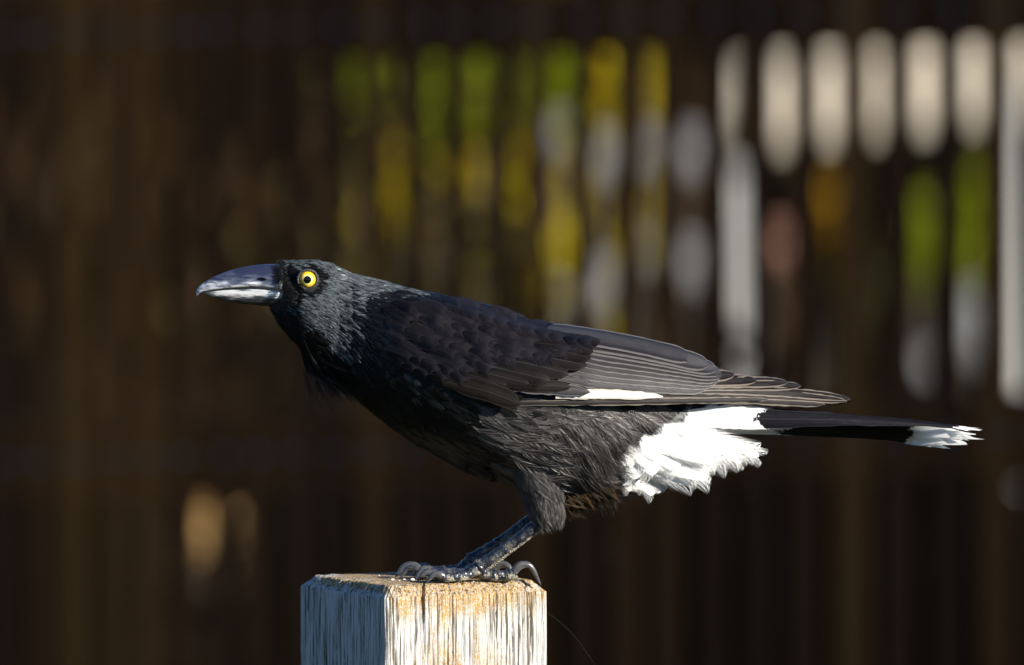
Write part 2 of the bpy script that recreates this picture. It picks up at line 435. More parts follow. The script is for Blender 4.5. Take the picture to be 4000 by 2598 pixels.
# crumbs on the post head
def blob_mesh(name, r, seed, n=10, squash=.7):
    g = np.random.default_rng(seed)
    th = np.linspace(0, math.pi, n // 2 + 2); ph = np.linspace(0, 2 * math.pi, n, endpoint=False)
    T, Pp = np.meshgrid(th, ph, indexing='ij')
    rr = r * (1 + .5 * (g.random(T.shape) - .5)); rr[0] = rr[0, 0]; rr[-1] = rr[-1, 0]
    v = np.stack([rr * np.sin(T) * np.cos(Pp), rr * np.sin(T) * np.sin(Pp), rr * np.cos(T) * squash], -1).reshape(-1, 3)
    return mesh_np(name, v, grid_faces(len(th), n, True), smooth=True)
for k, (px, y, r) in enumerate(((1504, .018, .0011), (1532, -.004, .0016), (1578, -.002, .0012), (1588, .004, .0014), (1610, -.004, .0018), (1596, -.010, .0009), (1560, -.012, .0008), (1849, -.018, .0008), (1480, .03, .0008))):
    o = obj('crumb', blob_mesh('crumb', r, k), MAT['crumb'], label='tiny white crumb lying on the post head by the claws', cat='crumb', group='white crumbs on the post head')
    o.location = (float(P(px, 2262, y)[0]), y, ZTOP + r * .1); o.scale = (.8, .8, .45)

def tube_mesh(name, pts, rad, n=10, cap=True, flat=None, smooth=True):
    """loft a round tube through 3-D points with a radius per point"""
    pts = np.asarray(pts, float); m_ = len(pts); rad = np.broadcast_to(np.asarray(rad, float), (m_,))
    tan = np.gradient(pts, axis=0); tan /= np.linalg.norm(tan, axis=1)[:, None] + 1e-12
    ref = np.array([0, 1.0, 0]) if abs(tan[0] @ np.array([0, 1, 0])) < .9 else np.array([1.0, 0, 0])
    V = []
    for i in range(m_):
        b = np.cross(tan[i], ref); b /= np.linalg.norm(b) + 1e-12
        c = np.cross(b, tan[i])
        a = np.linspace(0, 2 * math.pi, n, endpoint=False)
        V.append(pts[i] + rad[i] * (np.cos(a)[:, None] * b + np.sin(a)[:, None] * c))
    V = np.concatenate(V); F = [tuple(f) for f in grid_faces(m_, n, True)]
    if cap: F += [tuple(range(n)), tuple(range((m_ - 1) * n, m_ * n))[::-1]]
    return mesh_np(name, V, F, smooth=smooth)

def bez(p0, p1, p2, n):
    t = np.linspace(0, 1, n)[:, None]
    p0, p1, p2 = (np.asarray(p, float) for p in (p0, p1, p2))
    return (1 - t) ** 2 * p0 + 2 * t * (1 - t) * p1 + t * t * p2

def catmull(pts, n):
    pts = np.asarray(pts, float)
    p = np.vstack([2 * pts[0] - pts[1], pts, 2 * pts[-1] - pts[-2]])
    seg = len(pts) - 1; out = []
    for t in np.linspace(0, seg, n):
        i = min(int(t), seg - 1); f = t - i
        a, b, c, d = p[i:i + 4]
        out.append(.5 * ((2 * b) + (-a + c) * f + (2 * a - 5 * b + 4 * c - d) * f * f + (-a + 3 * b - 3 * c + d) * f ** 3))
    return np.array(out)

# spider threads from the post
for k, (a, b_, c) in enumerate((((2131, 2390), (2240, 2450), (2330, 2610)),)):
    ya = CY
    pts = bez(P(*a, ya), P(*b_, ya + .02), P(*c, ya + .05), 20)
    pts[0] = pts[0] - np.array([.001, 0, 0])
    obj('spider_thread', tube_mesh('spider_thread', pts, .000028, 5), MAT['silk'], label='fine spider thread trailing from the side of the post', cat='thread')

# ------------------------------------------------------------------ BIRD
bird = empty('currawong', (float(P(1840, 2268, 0)[0]), 0, ZTOP), label='black currawong with yellow eye and white tail patches perched on the post', cat='bird')
bird_loc = Vector(bird.location)
def part(name, me, mat, parent=None, kind=None, label=None):
    """meshes are in world coordinates: shift them so that they sit under the bird's empty"""
    p = parent or bird
    o = obj(name, me, mat, p, kind=kind, label=label)
    if p is bird: o.location = -bird_loc
    return o

# body sections: x, top, bottom (in 2380-wide pixels), half width in mm
SEC = np.array([
    [622, 700, 714, 3], [632, 670, 730, 6], [640, 616, 745, 8.3], [650, 609, 758, 9.6], [665, 606, 776, 12.6], [690, 604, 803, 16.6], [720, 603, 836, 18.6],
    [750, 607, 862, 19.6], [780, 618, 884, 20.8], [810, 631, 908, 23], [840, 640, 936, 26], [880, 650, 968, 30.5], [930, 664, 1004, 35.5],
    [980, 677, 1034, 39.5], [1030, 688, 1064, 42.5], [1080, 699, 1088, 44.5], [1140, 715, 1108, 46], [1190, 732, 1124, 46], [1240, 752, 1134, 45],
    [1290, 776, 1140, 43], [1340, 802, 1136, 40], [1390, 828, 1118, 36], [1430, 846, 1094, 32], [1480, 868, 1066, 27], [1530, 890, 1040, 22],
    [1580, 912, 1015, 17], [1630, 932, 998, 12], [1680, 946, 990, 7]])
SX, STOP, SBOT, SHW = SEC[:, 0] * K, SEC[:, 1] * K, SEC[:, 2] * K, SEC[:, 3] / 1000
def bsec(px):
    px = np.asarray(px, float)
    return np.interp(px, SX, STOP), np.interp(px, SX, SBOT), np.interp(px, SX, SHW)
def body_pt(px, phi, grow=0.0):
    """phi 0 = near flank, 90 deg = back, -90 deg = belly, 180 = far flank"""
    t, b, hw = bsec(px)
    cy = (t + b) / 2; h = (b - t) / 2
    return P(px, cy - (h + grow / MPX) * np.sin(phi), -(hw + grow) * np.cos(phi))
def body_y(px, py):
    t, b, hw = bsec(px)
    s = np.clip((py - (t + b) / 2) / ((b - t) / 2), -1, 1)
    return -hw * np.sqrt(1 - s * s)

def body_mesh():
    from bpy import context
    xs = np.linspace(SX[0], SX[-1], 90); ph = np.linspace(0, 2 * math.pi, 48, endpoint=False)
    V = [body_pt(np.full(48, x), ph, -.0012) for x in xs]
    V = np.concatenate(V); F = [tuple(f) for f in grid_faces(90, 48, True)]
    F += [tuple(range(48))[::-1], tuple(range(89 * 48, 90 * 48))]
    # thighs
    for y0, dx in ((-.018, 0), (.018, -6 * K)):
        base = len(V)
        ys = y0
        c = [P(1200 * K + dx, 1020 * K, ys), P(1228 * K + dx, 1072 * K, ys), P(1252 * K + dx, 1122 * K, ys * .95), P(1266 * K + dx, 1165 * K, ys * .9), P(1271 * K + dx, 1196 * K, ys * .85), P(1263 * K + dx, 1224 * K, ys * .8)]
        pts = catmull(c, 20); rad = np.interp(np.linspace(0, 1, 20), [0, .25, .5, .75, .92, 1], [.0115, .0110, .0100, .0090, .0078, .0045])
        me = tube_mesh('t', pts, rad, 20)
        tv = np.array([v.co[:] for v in me.vertices]); tf = [tuple(p.vertices) for p in me.polygons]
        V = np.vstack([V, tv]); F += [tuple(i + base for i in f) for f in tf]
        bpy.data.meshes.remove(me)
    me = mesh_np('body_raw', V, F)
    o = bpy.data.objects.new('tmp', me); COL.objects.link(o)
    md = o.modifiers.new('r', 'REMESH'); md.mode = 'VOXEL'; md.voxel_size = .0016
    md2 = o.modifiers.new('s', 'SMOOTH'); md2.iterations = 6; md2.factor = .5
    dg = context.evaluated_depsgraph_get()
    res = bpy.data.meshes.new_from_object(o.evaluated_get(dg))
    bpy.data.objects.remove(o); bpy.data.meshes.remove(me)
    res.name = 'body'
    res.polygons.foreach_set('use_smooth', np.ones(len(res.polygons), bool))
    return res
body = part('body', body_mesh(), MAT['skin'])

# ---- soft feathers made of separate barbs
def barb_template(nb, a0, a1, bw, seed, loose=.12, shape=.75, bend=.35, roll=.5, core=0.0):
    g = np.random.default_rng(seed); V = []; F = []
    if core:                                                   # closed part of the vane around the shaft
        for t in (0, .15, .3, .45, .6, .75, .88, .98):
            h = (min(1, (t / .35)) ** .6) * (1 - max(0, (t - .45) / .62) ** 2.2) ** .5 * core
            V += [(t, -h, -.05 * core), (t + .03, 0, .012), (t, h, -.05 * core)]
        for k in range(7):
            a = 3 * k
            F += [(a, a + 3, a + 4), (a, a + 4, a + 1), (a + 1, a + 4, a + 5), (a + 1, a + 5, a + 2)]
    for side in (-1, 1):
        for i in range(nb):
            t = .03 + .94 * (i + .5 * g.random()) / nb
            hw = (min(1, (t / .35)) ** .6) * (1 - max(0, (t - .45) / .62) ** 2.2) ** .5 if t < 1.0 else .1
            a = R(a0 + (a1 - a0) * t) * (1 + .18 * (g.random() - .5))
            ln = max(.12, hw) * (1 + loose * (g.random() - .5) * 2)
            dx = ln / math.tan(a) * shape * .19; dy = ln
            b = bw * (.7 + .6 * g.random()); z = .05 * (g.random() - .5)
            rl = roll * (g.random() - .5) * b
            n0 = len(V)
            V += [(t - b, 0, 0), (t + b, 0, 0),
                  (t + dx * .42 - b * .8, side * dy * (.5 + bend * .2), z * .4 - .03 - rl), (t + dx * .42 + b * .8, side * dy * (.5 + bend * .2), z * .4 - .03 + rl),
                  (t + dx, side * dy, z - .10)]
            F += [(n0, n0 + 1, n0 + 3), (n0, n0 + 3, n0 + 2), (n0 + 2, n0 + 3, n0 + 4)]
    n0 = len(V)
    V += [(0, -.03, .01), (0, .03, .01), (.95, 0, .02)]; F += [(n0, n0 + 1, n0 + 2)]
    return np.array(V), np.array(F)

def unit(a): return a / (np.linalg.norm(a, axis=-1, keepdims=True) + 1e-12)

def feather_field(roots, flow, normal, L, W, lift, templates, g, droop=.75, tone=None, yaw=.12):
    """copy barb templates onto many roots -> verts, tris, tone"""
    VV, FF, TT = [], [], []; off = 0
    n = len(roots)
    T = unit(flow - (flow * normal).sum(-1, keepdims=True) * normal); B = np.cross(normal, T)
    yw = g.normal(0, yaw, n)[:, None]
    T = unit(T * np.cos(yw) + B * np.sin(yw)); B = np.cross(normal, T)
    rl = g.normal(0, .13, n)[:, None]
    N = unit(normal * np.cos(rl) + B * np.sin(rl)); B = np.cross(N, T)
    which = g.integers(0, len(templates), n)
    tone = g.random(n) if tone is None else tone
    for k, (tv, tf) in enumerate(templates):
        idx = np.nonzero(which == k)[0]
        if not len(idx): continue
        l = L[idx][:, None, None]; w = W[idx][:, None, None]; li = lift[idx][:, None]
        x = tv[None, :, 0]; y = tv[None, :, 1]; z = tv[None, :, 2] + np.sin(li) * (x - droop * x * x)
        v = roots[idx][:, None, :] + l * x[..., None] * T[idx][:, None, :] + w * y[..., None] * B[idx][:, None, :] + l * z[..., None] * N[idx][:, None, :]
        f = tf[None] + (np.arange(len(idx)) * len(tv))[:, None, None] + off
        VV.append(v.reshape(-1, 3)); FF.append(f.reshape(-1, 3)); TT.append(np.repeat(tone[idx], len(tv)))
        off += len(idx) * len(tv)
    return np.concatenate(VV), np.concatenate(FF), np.concatenate(TT)

T_FINE = [barb_template(7, 40, 20, .055, s, .35, 1.5) for s in range(5)]
T_BODY = [barb_template(14, 48, 18, .026, 10 + s, .14, core=.72) for s in range(5)]
T_SOFT = [barb_template(34, 34, 16, .0085, 20 + s, .32, 1.5, roll=1.4) for s in range(6)]

FLOWC = np.array([[1080, 1080, 1, .10], [1150, 1150, 1, .25], [1250, 1030, 1, .28], [1200, 1200, 1, .55], [1130, 1300, .8, .8], [1240, 1420, .55, 1.0], [1330, 1250, 1, .55],
    [1350, 1420, .8, .9], [1450, 1150, 1, .32], [1500, 1600, .9, .75], [1700, 1400, 1, .35], [1900, 1750, 1, .42], [2000, 1650, 1, .42], [2150, 1700, .85, .62], [2280, 1800, .62, .9],
    [2330, 1900, .6, .8], [2000, 1880, .9, .6], [2150, 1900, .8, .7], [2500, 1600, 1, .16], [2700, 1620, 1, .12], [1600, 1120, 1, .28], [2000, 1250, 1, .3], [2350, 1700, .85, .45]])
def flow_at(px, py):
    d2 = (px[:, None] - FLOWC[None, :, 0]) ** 2 + (py[:, None] - FLOWC[None, :, 1]) ** 2 + 900
    w = 1 / d2 ** 1.5; w /= w.sum(1, keepdims=True)
    fx = w @ FLOWC[:, 2]; fy = w @ FLOWC[:, 3]
    return np.stack([fx, 0 * fx, -fy], -1)

def body_samples(n, x0, x1, g):
    """even samples over the body between two stations"""
    xs = g.uniform(x0, x1, n * 3); ph = g.uniform(0, 2 * math.pi, n * 3)
    t, b, hw = bsec(xs)
    h = (b - t) / 2 * MPX
    per = np.sqrt((h * np.cos(ph)) ** 2 + (hw * np.sin(ph)) ** 2)
    keep = g.random(n * 3) < per / per.max()
    xs, ph = xs[keep][:n], ph[keep][:n]
    p = body_pt(xs, ph)
    e = 1e-3
    d1 = body_pt(xs + 2, ph) - body_pt(xs - 2, ph); d2 = body_pt(xs, ph + e) - body_pt(xs, ph - e)
    nn = unit(np.cross(d2, d1))
    t, b, hw = bsec(xs); py = (t + b) / 2 - (b - t) / 2 * np.sin(ph)
    ctr = P(xs, (t + b) / 2, 0)
    flip = ((p - ctr) * nn).sum(-1) < 0; nn[flip] *= -1
    return xs, py, ph, p, nn

def vent_white(px, py):
    """true where the plumage is white (vent / under tail)"""
    edge = np.interp(px, [2365, 2380, 2422, 2510, 2650, 2720, 2900], [1960, 1735, 1716, 1700, 1668, 1640, 1590])
    return (px > 2365) & (py > edge + 8 * np.sin(px * .09))

def plumage(name, n, x0, x1, cond, Lf, Wr, lift, templates, mat, seed, droop=.75, toner=None, yaw=.12):
    g = np.random.default_rng(seed)
    px, py, ph, p, nn = body_samples(n, x0, x1, g)
    k = cond(px, py, ph)
    px, py, p, nn = px[k], py[k], p[k], nn[k]
    L = Lf(px, py) * g.uniform(.8, 1.2, len(px)) / 1000
    v, f, t = feather_field(p - nn * .0004, flow_at(px, py), nn, L, L * Wr, R(lift) * g.uniform(.5, 1.5, len(px)), templates, g, droop, None if toner is None else toner(px, py, g), yaw)
    return part(name, mesh_np(name, v, f, tone=t), MAT[mat], body, kind='stuff')

EYE = (1202, 1091)
def not_face(px, py, ph):
    near = np.cos(ph) > .1
    e = np.hypot(px - EYE[0], py - EYE[1]) > 47
    far_e = np.abs(np.cos(ph)) > 0
    edge_x = np.interp(py, [1000, 1030, 1066, 1094, 1120, 1148, 1160, 1175, 1200, 1260], [1082, 1072, 1066, 1072, 1086, 1118, 1108, 1102, 1110, 1030])
    return e & (px > edge_x - 4)
white_free = lambda px, py, ph: ~vent_white(px, py)
def len_head(px, py): return np.interp(px, [1060, 1150, 1300, 1420], [3.2, 4.0, 6.0, 9.5])
def hsh(a, b): return np.abs(np.modf(np.sin(a * 12.9898 + b * 78.233) * 43758.5453)[0])
def throat(a, b):
    """below this line, the lower edge of the lit cheek, shade is painted as black plumage"""
    return b > 1218 + (a - 1139) * .96 + 60 * (hsh(a, b) - .5)
def lore_w(a, b):
    """how far the short velvety black of lores and eye surround has taken over from the glossy head feathers"""
    d1 = np.hypot((a - 1125) / 1.3, b - 1095) / 62; d2 = np.hypot(a - EYE[0], b - EYE[1]) / 66; d3 = np.hypot(a - 1130, (b - 1165) / .8) / 38
    return 1 - smoothstep(.7, 1.3, np.minimum(np.minimum(d1, d2), d3))
plumage('lore_plumage', 7000, 1060, 1300, lambda a, b, c: not_face(a, b, c) & (lore_w(a, b) > np.modf(a * 7.31 + b * 3.17)[0]), lambda a, b: 3.4 + 0 * a, .20, 10, T_FINE, 'body_plume', 12)
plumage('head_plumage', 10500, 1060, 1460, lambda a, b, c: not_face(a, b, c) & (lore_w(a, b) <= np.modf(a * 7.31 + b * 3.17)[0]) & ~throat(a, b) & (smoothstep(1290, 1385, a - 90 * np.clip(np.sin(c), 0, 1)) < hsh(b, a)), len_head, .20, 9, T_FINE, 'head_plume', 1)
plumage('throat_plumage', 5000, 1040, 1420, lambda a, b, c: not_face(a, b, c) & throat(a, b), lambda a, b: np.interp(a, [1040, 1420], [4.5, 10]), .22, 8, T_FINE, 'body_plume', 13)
plumage('nape_plumage', 5200, 1370, 1720, lambda a, b, c: smoothstep(.50, .95, np.sin(c) - .0004 * (a - 1370)) > hsh(a, b), lambda a, b: np.interp(a, [1370, 1720], [6.5, 9]), .22, 11, T_FINE, 'head_plume', 14)  # paler head feathers paint the highlight along the nape
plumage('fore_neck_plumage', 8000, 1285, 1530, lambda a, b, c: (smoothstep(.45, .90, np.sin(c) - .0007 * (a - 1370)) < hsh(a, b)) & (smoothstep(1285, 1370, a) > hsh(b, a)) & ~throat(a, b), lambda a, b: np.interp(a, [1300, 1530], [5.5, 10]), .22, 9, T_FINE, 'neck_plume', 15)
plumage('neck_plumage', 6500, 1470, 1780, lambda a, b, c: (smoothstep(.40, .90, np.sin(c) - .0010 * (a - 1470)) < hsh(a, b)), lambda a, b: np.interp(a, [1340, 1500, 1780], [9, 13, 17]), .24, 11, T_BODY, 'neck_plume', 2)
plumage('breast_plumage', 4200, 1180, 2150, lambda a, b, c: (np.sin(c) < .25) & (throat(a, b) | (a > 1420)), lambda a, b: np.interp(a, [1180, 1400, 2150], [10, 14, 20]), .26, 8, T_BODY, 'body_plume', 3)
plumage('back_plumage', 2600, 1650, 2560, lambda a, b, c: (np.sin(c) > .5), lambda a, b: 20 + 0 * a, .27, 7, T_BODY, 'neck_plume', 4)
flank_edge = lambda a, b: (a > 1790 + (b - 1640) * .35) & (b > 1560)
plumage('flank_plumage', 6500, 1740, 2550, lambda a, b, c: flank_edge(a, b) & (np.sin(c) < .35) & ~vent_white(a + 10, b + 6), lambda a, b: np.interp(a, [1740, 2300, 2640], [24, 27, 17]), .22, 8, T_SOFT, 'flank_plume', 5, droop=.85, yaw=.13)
plumage('vent_down', 5000, 2365, 2720, lambda a, b, c: vent_white(a, b), lambda a, b: 15 + 0 * a, .30, 12, T_SOFT, 'white_plume', 6, yaw=.25)

# throat hackles that stick out below the neck
g = np.random.default_rng(11)
n = 420
hx = g.uniform(1050, 1330, n); ph = -math.pi / 2 + g.normal(0, .45, n)
p = body_pt(hx, ph); ctr = P(hx, (bsec(hx)[0] + bsec(hx)[1]) / 2, 0)
nn = unit(p - ctr)
amt = np.exp(-((hx - 1190) / 55) ** 2)
fl = np.stack([.55 - .25 * amt, 0 * hx, -.75 - .65 * amt], -1)
v, f, t = feather_field(p, fl, nn, (.008 + .022 * amt) * g.uniform(.5, 1.25, n), (.0018 + .0016 * amt), R(30) * (0.3 + amt), T_SOFT, g, .15, yaw=.22)
part('throat_hackles', mesh_np('throat_hackles', v, f, tone=t), MAT['body_plume'], body, kind='stuff')

# thigh plumage
for y0, dx, sd in ((-.018, 0, 21), (.018, -6 * K, 22)):
    g = np.random.default_rng(sd); n = 1700
    c = catmull([P(1200 * K + dx, 1020 * K, y0), P(1228 * K + dx, 1072 * K, y0), P(1252 * K + dx, 1122 * K, y0 * .95), P(1266 * K + dx, 1165 * K, y0 * .9), P(1271 * K + dx, 1196 * K, y0 * .85)], 60)
    rad = np.interp(np.linspace(0, 1, 60), [0, .3, .6, .85, 1], [.0120, .0118, .0105, .0098, .0088])
    i = g.integers(0, 58, n); a = g.uniform(0, 2 * math.pi, n)
    tan = unit(np.gradient(c, axis=0))[i]; b = unit(np.cross(tan, [0, 1.0, 0])); cc = np.cross(b, tan)
    nn = np.cos(a)[:, None] * b + np.sin(a)[:, None] * cc
    p = c[i] + nn * rad[i][:, None]
    v, f, t = feather_field(p, tan + 0 * nn, nn, np.interp(i, [0, 25, 58], [.0135, .0100, .0066]) * g.uniform(.7, 1.2, n), np.interp(i, [0, 25, 58], [.0045, .0026, .0018]), R(7) * g.uniform(.5, 1.6, n), T_SOFT, g, .85)
    part('thigh_plumage', mesh_np('thigh_plumage', v, f, tone=t), MAT['flank_plume'], body, kind='stuff')

# brown down along the lower belly behind the leg
g = np.random.default_rng(31); n = 1100
hx = g.uniform(2190, 2385, n); py = np.interp(hx, [2190, 2240, 2300, 2385], [1985, 1950, 1935, 1900]) + g.normal(0, 9, n)
p = P(hx, py - 12, g.uniform(-.022, .022, n)); nn = np.tile(unit(np.array([[.1, -.8, -.5]])), (n, 1))
v, f, t = feather_field(p, np.tile([[.55, 0, -.8]], (n, 1)), nn, .0075 * g.uniform(.5, 1.3, n), .0006 + 0 * hx, R(10) + 0 * hx, T_SOFT, g, .5, yaw=.35)
part('belly_down', mesh_np('belly_down', v, f, tone=t), MAT['brown_plume'], body, kind='stuff')

# ---- vane feathers (flight feathers, coverts)
def vane(name, U, Lw, mat, parent, rnd=0, tipw=.35, n_u=26, tipjag=0.0):
    """U, Lw: upper and lower edge polylines in 3-D; makes a cambered vane with a raised shaft"""
    A = catmull(U, n_u); B = catmull(Lw, n_u)
    g = np.random.default_rng(rnd); nv = 9
    s = np.linspace(0, 1, nv)
    V = []; uv = []
    mid = (A + B) / 2
    nrm = unit(np.cross(np.gradient(mid, axis=0), B - A)); nrm[nrm[:, 1] > 0] *= -1
    wd = np.linalg.norm(B - A, axis=1)
    jg = g.random(nv) - .5; tg = unit(np.gradient(mid, axis=0))
    for i in range(n_u):
        t = i / (n_u - 1)
        for j in range(nv):
            q = A[i] * (1 - s[j]) + B[i] * s[j]
            e = abs(s[j] - .5) * 2
            camber = .05 * wd[i] * (1 - e * e)
            if j == nv // 2: camber += min(.00014, .02 * wd[i])
            jit = (g.random() - .5) * .0007 * (e ** 3) * (t > .15)
            V.append(q + tg[i] * tipjag * jg[j] * max(0, (t - .86) / .14) + nrm[i] * camber + (B[i] - A[i]) / (wd[i] + 1e-9) * jit); uv.append((t, s[j]))
    return part(name, mesh_np(name, np.array(V), grid_faces(n_u, nv), uv=np.array(uv), smooth=True), MAT[mat], parent)

wing = empty('wing', parent=bird); wing.location = -bird_loc
far_wing = empty('wing', parent=bird); far_wing.location = -bird_loc
WX = np.array([1450, 1550, 1700, 1900, 2100, 2300, 2500, 2700, 2900, 3100, 3330])
WW = np.array([29, 34.5, 42.5, 48.5, 50, 47, 40, 30, 21, 14.5, 10]) / 1000
WT = np.array([1080, 1110, 1150, 1205, 1262, 1290, 1337, 1392, 1455, 1492, 1555])
WL = np.array([1440, 1470, 1500, 1560, 1590, 1590, 1590, 1590, 1590, 1595, 1600])
def wing_y(px, py):
    W = np.interp(px, WX, WW); t = np.interp(px, WX, WT); l = np.interp(px, WX, WL)
    q = np.clip((l - py) / (l - t), 0, 1.0)
    y = -W * np.sqrt(np.clip(1 - .97 * q ** 2.6, .01, 1))
    return np.minimum(y, body_y(px, py) - .0015)

def wing_feather(name, root, ctrl, tip, w, layer, mat, lift=(.2, .9), rnd=0, point=.5, basew=.55, n_u=26, side=1):
    """feather lying on the folded wing: pixel centre line, width in pixels, layer in mm"""
    n = n_u
    c = bez(root, ctrl, tip, n); d = np.gradient(c, axis=0); d /= np.linalg.norm(d, axis=1)[:, None]
    nr = np.stack([-d[:, 1], d[:, 0]], 1)
    t = np.linspace(0, 1, n)
    prof = np.minimum(1, basew + (1 - basew) * smoothstep(0, .35, t)) * np.clip(1 - np.clip((t - (1 - point)) / point, 0, 1) ** 2.4, 0, 1) ** .5
    prof = np.maximum(prof, .03)
    hw = w / 2 * prof
    U = c - nr * hw[:, None]; Lw = c + nr * hw[:, None]
    off = (layer + lift[0] + (lift[1] - lift[0]) * t) / 1000
    A = P(U[:, 0], U[:, 1], 0); B = P(Lw[:, 0], Lw[:, 1], 0)
    yA = wing_y(U[:, 0], U[:, 1]) - off; yB = wing_y(Lw[:, 0], Lw[:, 1]) - off
    A = P(U[:, 0], U[:, 1], yA); B = P(Lw[:, 0], Lw[:, 1], yB)
    o = vane(name, A, B, mat, wing, rnd, n_u=n)
    o.location = (0, 0, 0)
    return o

T_COV = [barb_template(34, 52, 20, .016, 40 + s, .05, 1.0, roll=.4, core=.84) for s in range(5)]
def wing_plume(name, root, ctrl, tip, w, layer, mat, lift=(-.6, .9), rnd=0, tone=.5):
    """soft covert of separate barbs lying on the folded wing"""
    g = np.random.default_rng(rnd); tv, tf = T_COV[rnd % 5]
    n = 40; c = bez(root, ctrl, tip, n); d = np.gradient(c, axis=0); d /= np.linalg.norm(d, axis=1)[:, None]
    nr = np.stack([-d[:, 1], d[:, 0]], 1)
    x = tv[:, 0]; ii = np.clip(x * (n - 1), 0, n - 1); i0 = ii.astype(int)
    cc = np.stack([np.interp(ii, np.arange(n), c[:, 0]), np.interp(ii, np.arange(n), c[:, 1])], 1)
    over = (x - np.clip(x, 0, 1))[:, None] * np.linalg.norm(np.array(tip) - np.array(root)) * d[i0]
    q = cc + over + nr[i0] * (tv[:, 1] * w / 2)[:, None]
    off = (layer * np.interp(q[:, 0], [1440, 1700], [.15, 1]) + lift[0] + (lift[1] - lift[0]) * np.clip(x, 0, 1)) / 1000 - tv[:, 1] ** 2 * w * MPX * .10 + tv[:, 2] * w * MPX * .25
    v = P(q[:, 0], q[:, 1], wing_y(q[:, 0], q[:, 1]) - off)
    me = mesh_np(name, v, tf, tone=np.clip(tone * .6 + .35 * (g.random(len(v)) - .5) + .7 * np.clip((x - .72) / .28, 0, 1) ** 2 + .3 * (np.abs(tv[:, 1]) > .75), 0, 1))
    o = part(name, me, MAT[mat], wing); o.location = (0, 0, 0); return o
feathers = []
def WF(*a, **k): feathers.append(wing_feather(*a, **k))
# primaries (lowest layer), white base, secondaries
PRI = [((2300, 1482), (2650, 1478), (2870, 1464), 50), ((2300, 1492), (2700, 1482), (2957, 1486), 50), ((2300, 1502), (2760, 1490), (3078, 1494), 46),
       ((2300, 1516), (2800, 1502), (3130, 1508), 42), ((2300, 1530), (2920, 1502), (3322, 1560), 38), ((2300, 1545), (2920, 1522), (3308, 1568), 36), ((2280, 1560), (2860, 1546), (3226, 1581), 34),
       ((2030, 1576), (2560, 1570), (3000, 1560), 24)]
for i, (r_, c_, t_, w_) in enumerate(PRI):
    WF('primary_feather', r_, c_, t_, w_, -1.3 - .28 * i + (1.0 if i == 7 else 0), 'primary', lift=(0, .2), rnd=100 + i, point=.22, basew=.8, n_u=40)
WF('white_feather_base', (2170, 1544), (2380, 1534), (2590, 1550), 40, -.75, 'white_vane', lift=(0, .1), rnd=120, point=.75, basew=.7)
SECO = [((1900, 1268), (2400, 1312), (2705, 1402), 70), ((1950, 1292), (2480, 1345), (2768, 1428), 76), ((2100, 1322), (2500, 1374), (2800, 1444), 70), ((2120, 1350), (2500, 1400), (2818, 1457), 62),
        ((2130, 1375), (2500, 1422), (2819, 1470), 58), ((2140, 1400), (2500, 1444), (2813, 1481), 56), ((2140, 1425), (2500, 1462), (2806, 1491), 56), ((2140, 1450), (2500, 1481), (2790, 1502), 56), ((2130, 1474), (2480, 1506), (2764, 1512), 66)]
for i, (r_, c_, t_, w_) in enumerate(SECO):
    WF('secondary_feather', r_, c_, t_, w_, 3.0 - .55 * i, 'secondary', lift=(0, .1), rnd=130 + i, point=.16, basew=.12, n_u=34)
# primary coverts + alula
WF('primary_covert', (1950, 1508), (2150, 1516), (2305, 1532), 48, .6, 'secondary', rnd=150, point=.4)
WF('primary_covert', (1880, 1500), (2060, 1500), (2230, 1512), 52, 1.0, 'covert_brown', rnd=151, point=.4)
WF('alula_feather', (1730, 1492), (1900, 1515), (2028, 1578), 78, 1.6, 'alula', lift=(0, 3.6), rnd=152, point=.32, basew=.35)
# greater coverts
GC = [((2010, 1300), (2200, 1300), (2345, 1338), 84), ((2000, 1322), (2180, 1332), (2318, 1375), 78), ((1970, 1345), (2160, 1362), (2308, 1402), 72), ((1940, 1368), (2130, 1392), (2292, 1430), 70),
      ((1890, 1392), (2080, 1420), (2222, 1462), 76), ((1850, 1415), (2000, 1450), (2150, 1488), 78), ((1800, 1432), (1940, 1468), (2070, 1500), 70), ((1770, 1445), (1880, 1478), (1980, 1506), 62)]
for i, (r_, c_, t_, w_) in enumerate(GC):
    WF('greater_covert', r_, c_, t_, w_, 3.3 - .25 * i, 'covert_brown', lift=(-.4, .7), rnd=160 + i, point=.4, basew=.5)
# median coverts
MC = [((1850, 1345), (1930, 1360), (2005, 1400), 100), ((1790, 1368), (1860, 1390), (1915, 1442), 96), ((1730, 1385), (1790, 1405), (1832, 1454), 92), ((1680, 1396), (1730, 1416), (1762, 1454), 84), ((1630, 1390), (1672, 1410), (1694, 1450), 76),
      ((1720, 1425), (1775, 1450), (1812, 1490), 76), ((1650, 1425), (1700, 1450), (1735, 1484), 70), ((1565, 1390), (1600, 1413), (1618, 1442), 66), ((1600, 1412), (1640, 1438), (1668, 1466), 66), ((1520, 1366), (1556, 1390), (1576, 1420), 62)]
for i, (r_, c_, t_, w_) in enumerate(MC):
    feathers.append(wing_plume('median_covert', r_, c_, t_, w_, 3.2 - .12 * i, 'covert_dark', rnd=180 + i, tone=.25 + .6 * ((i * 37) % 10) / 10))
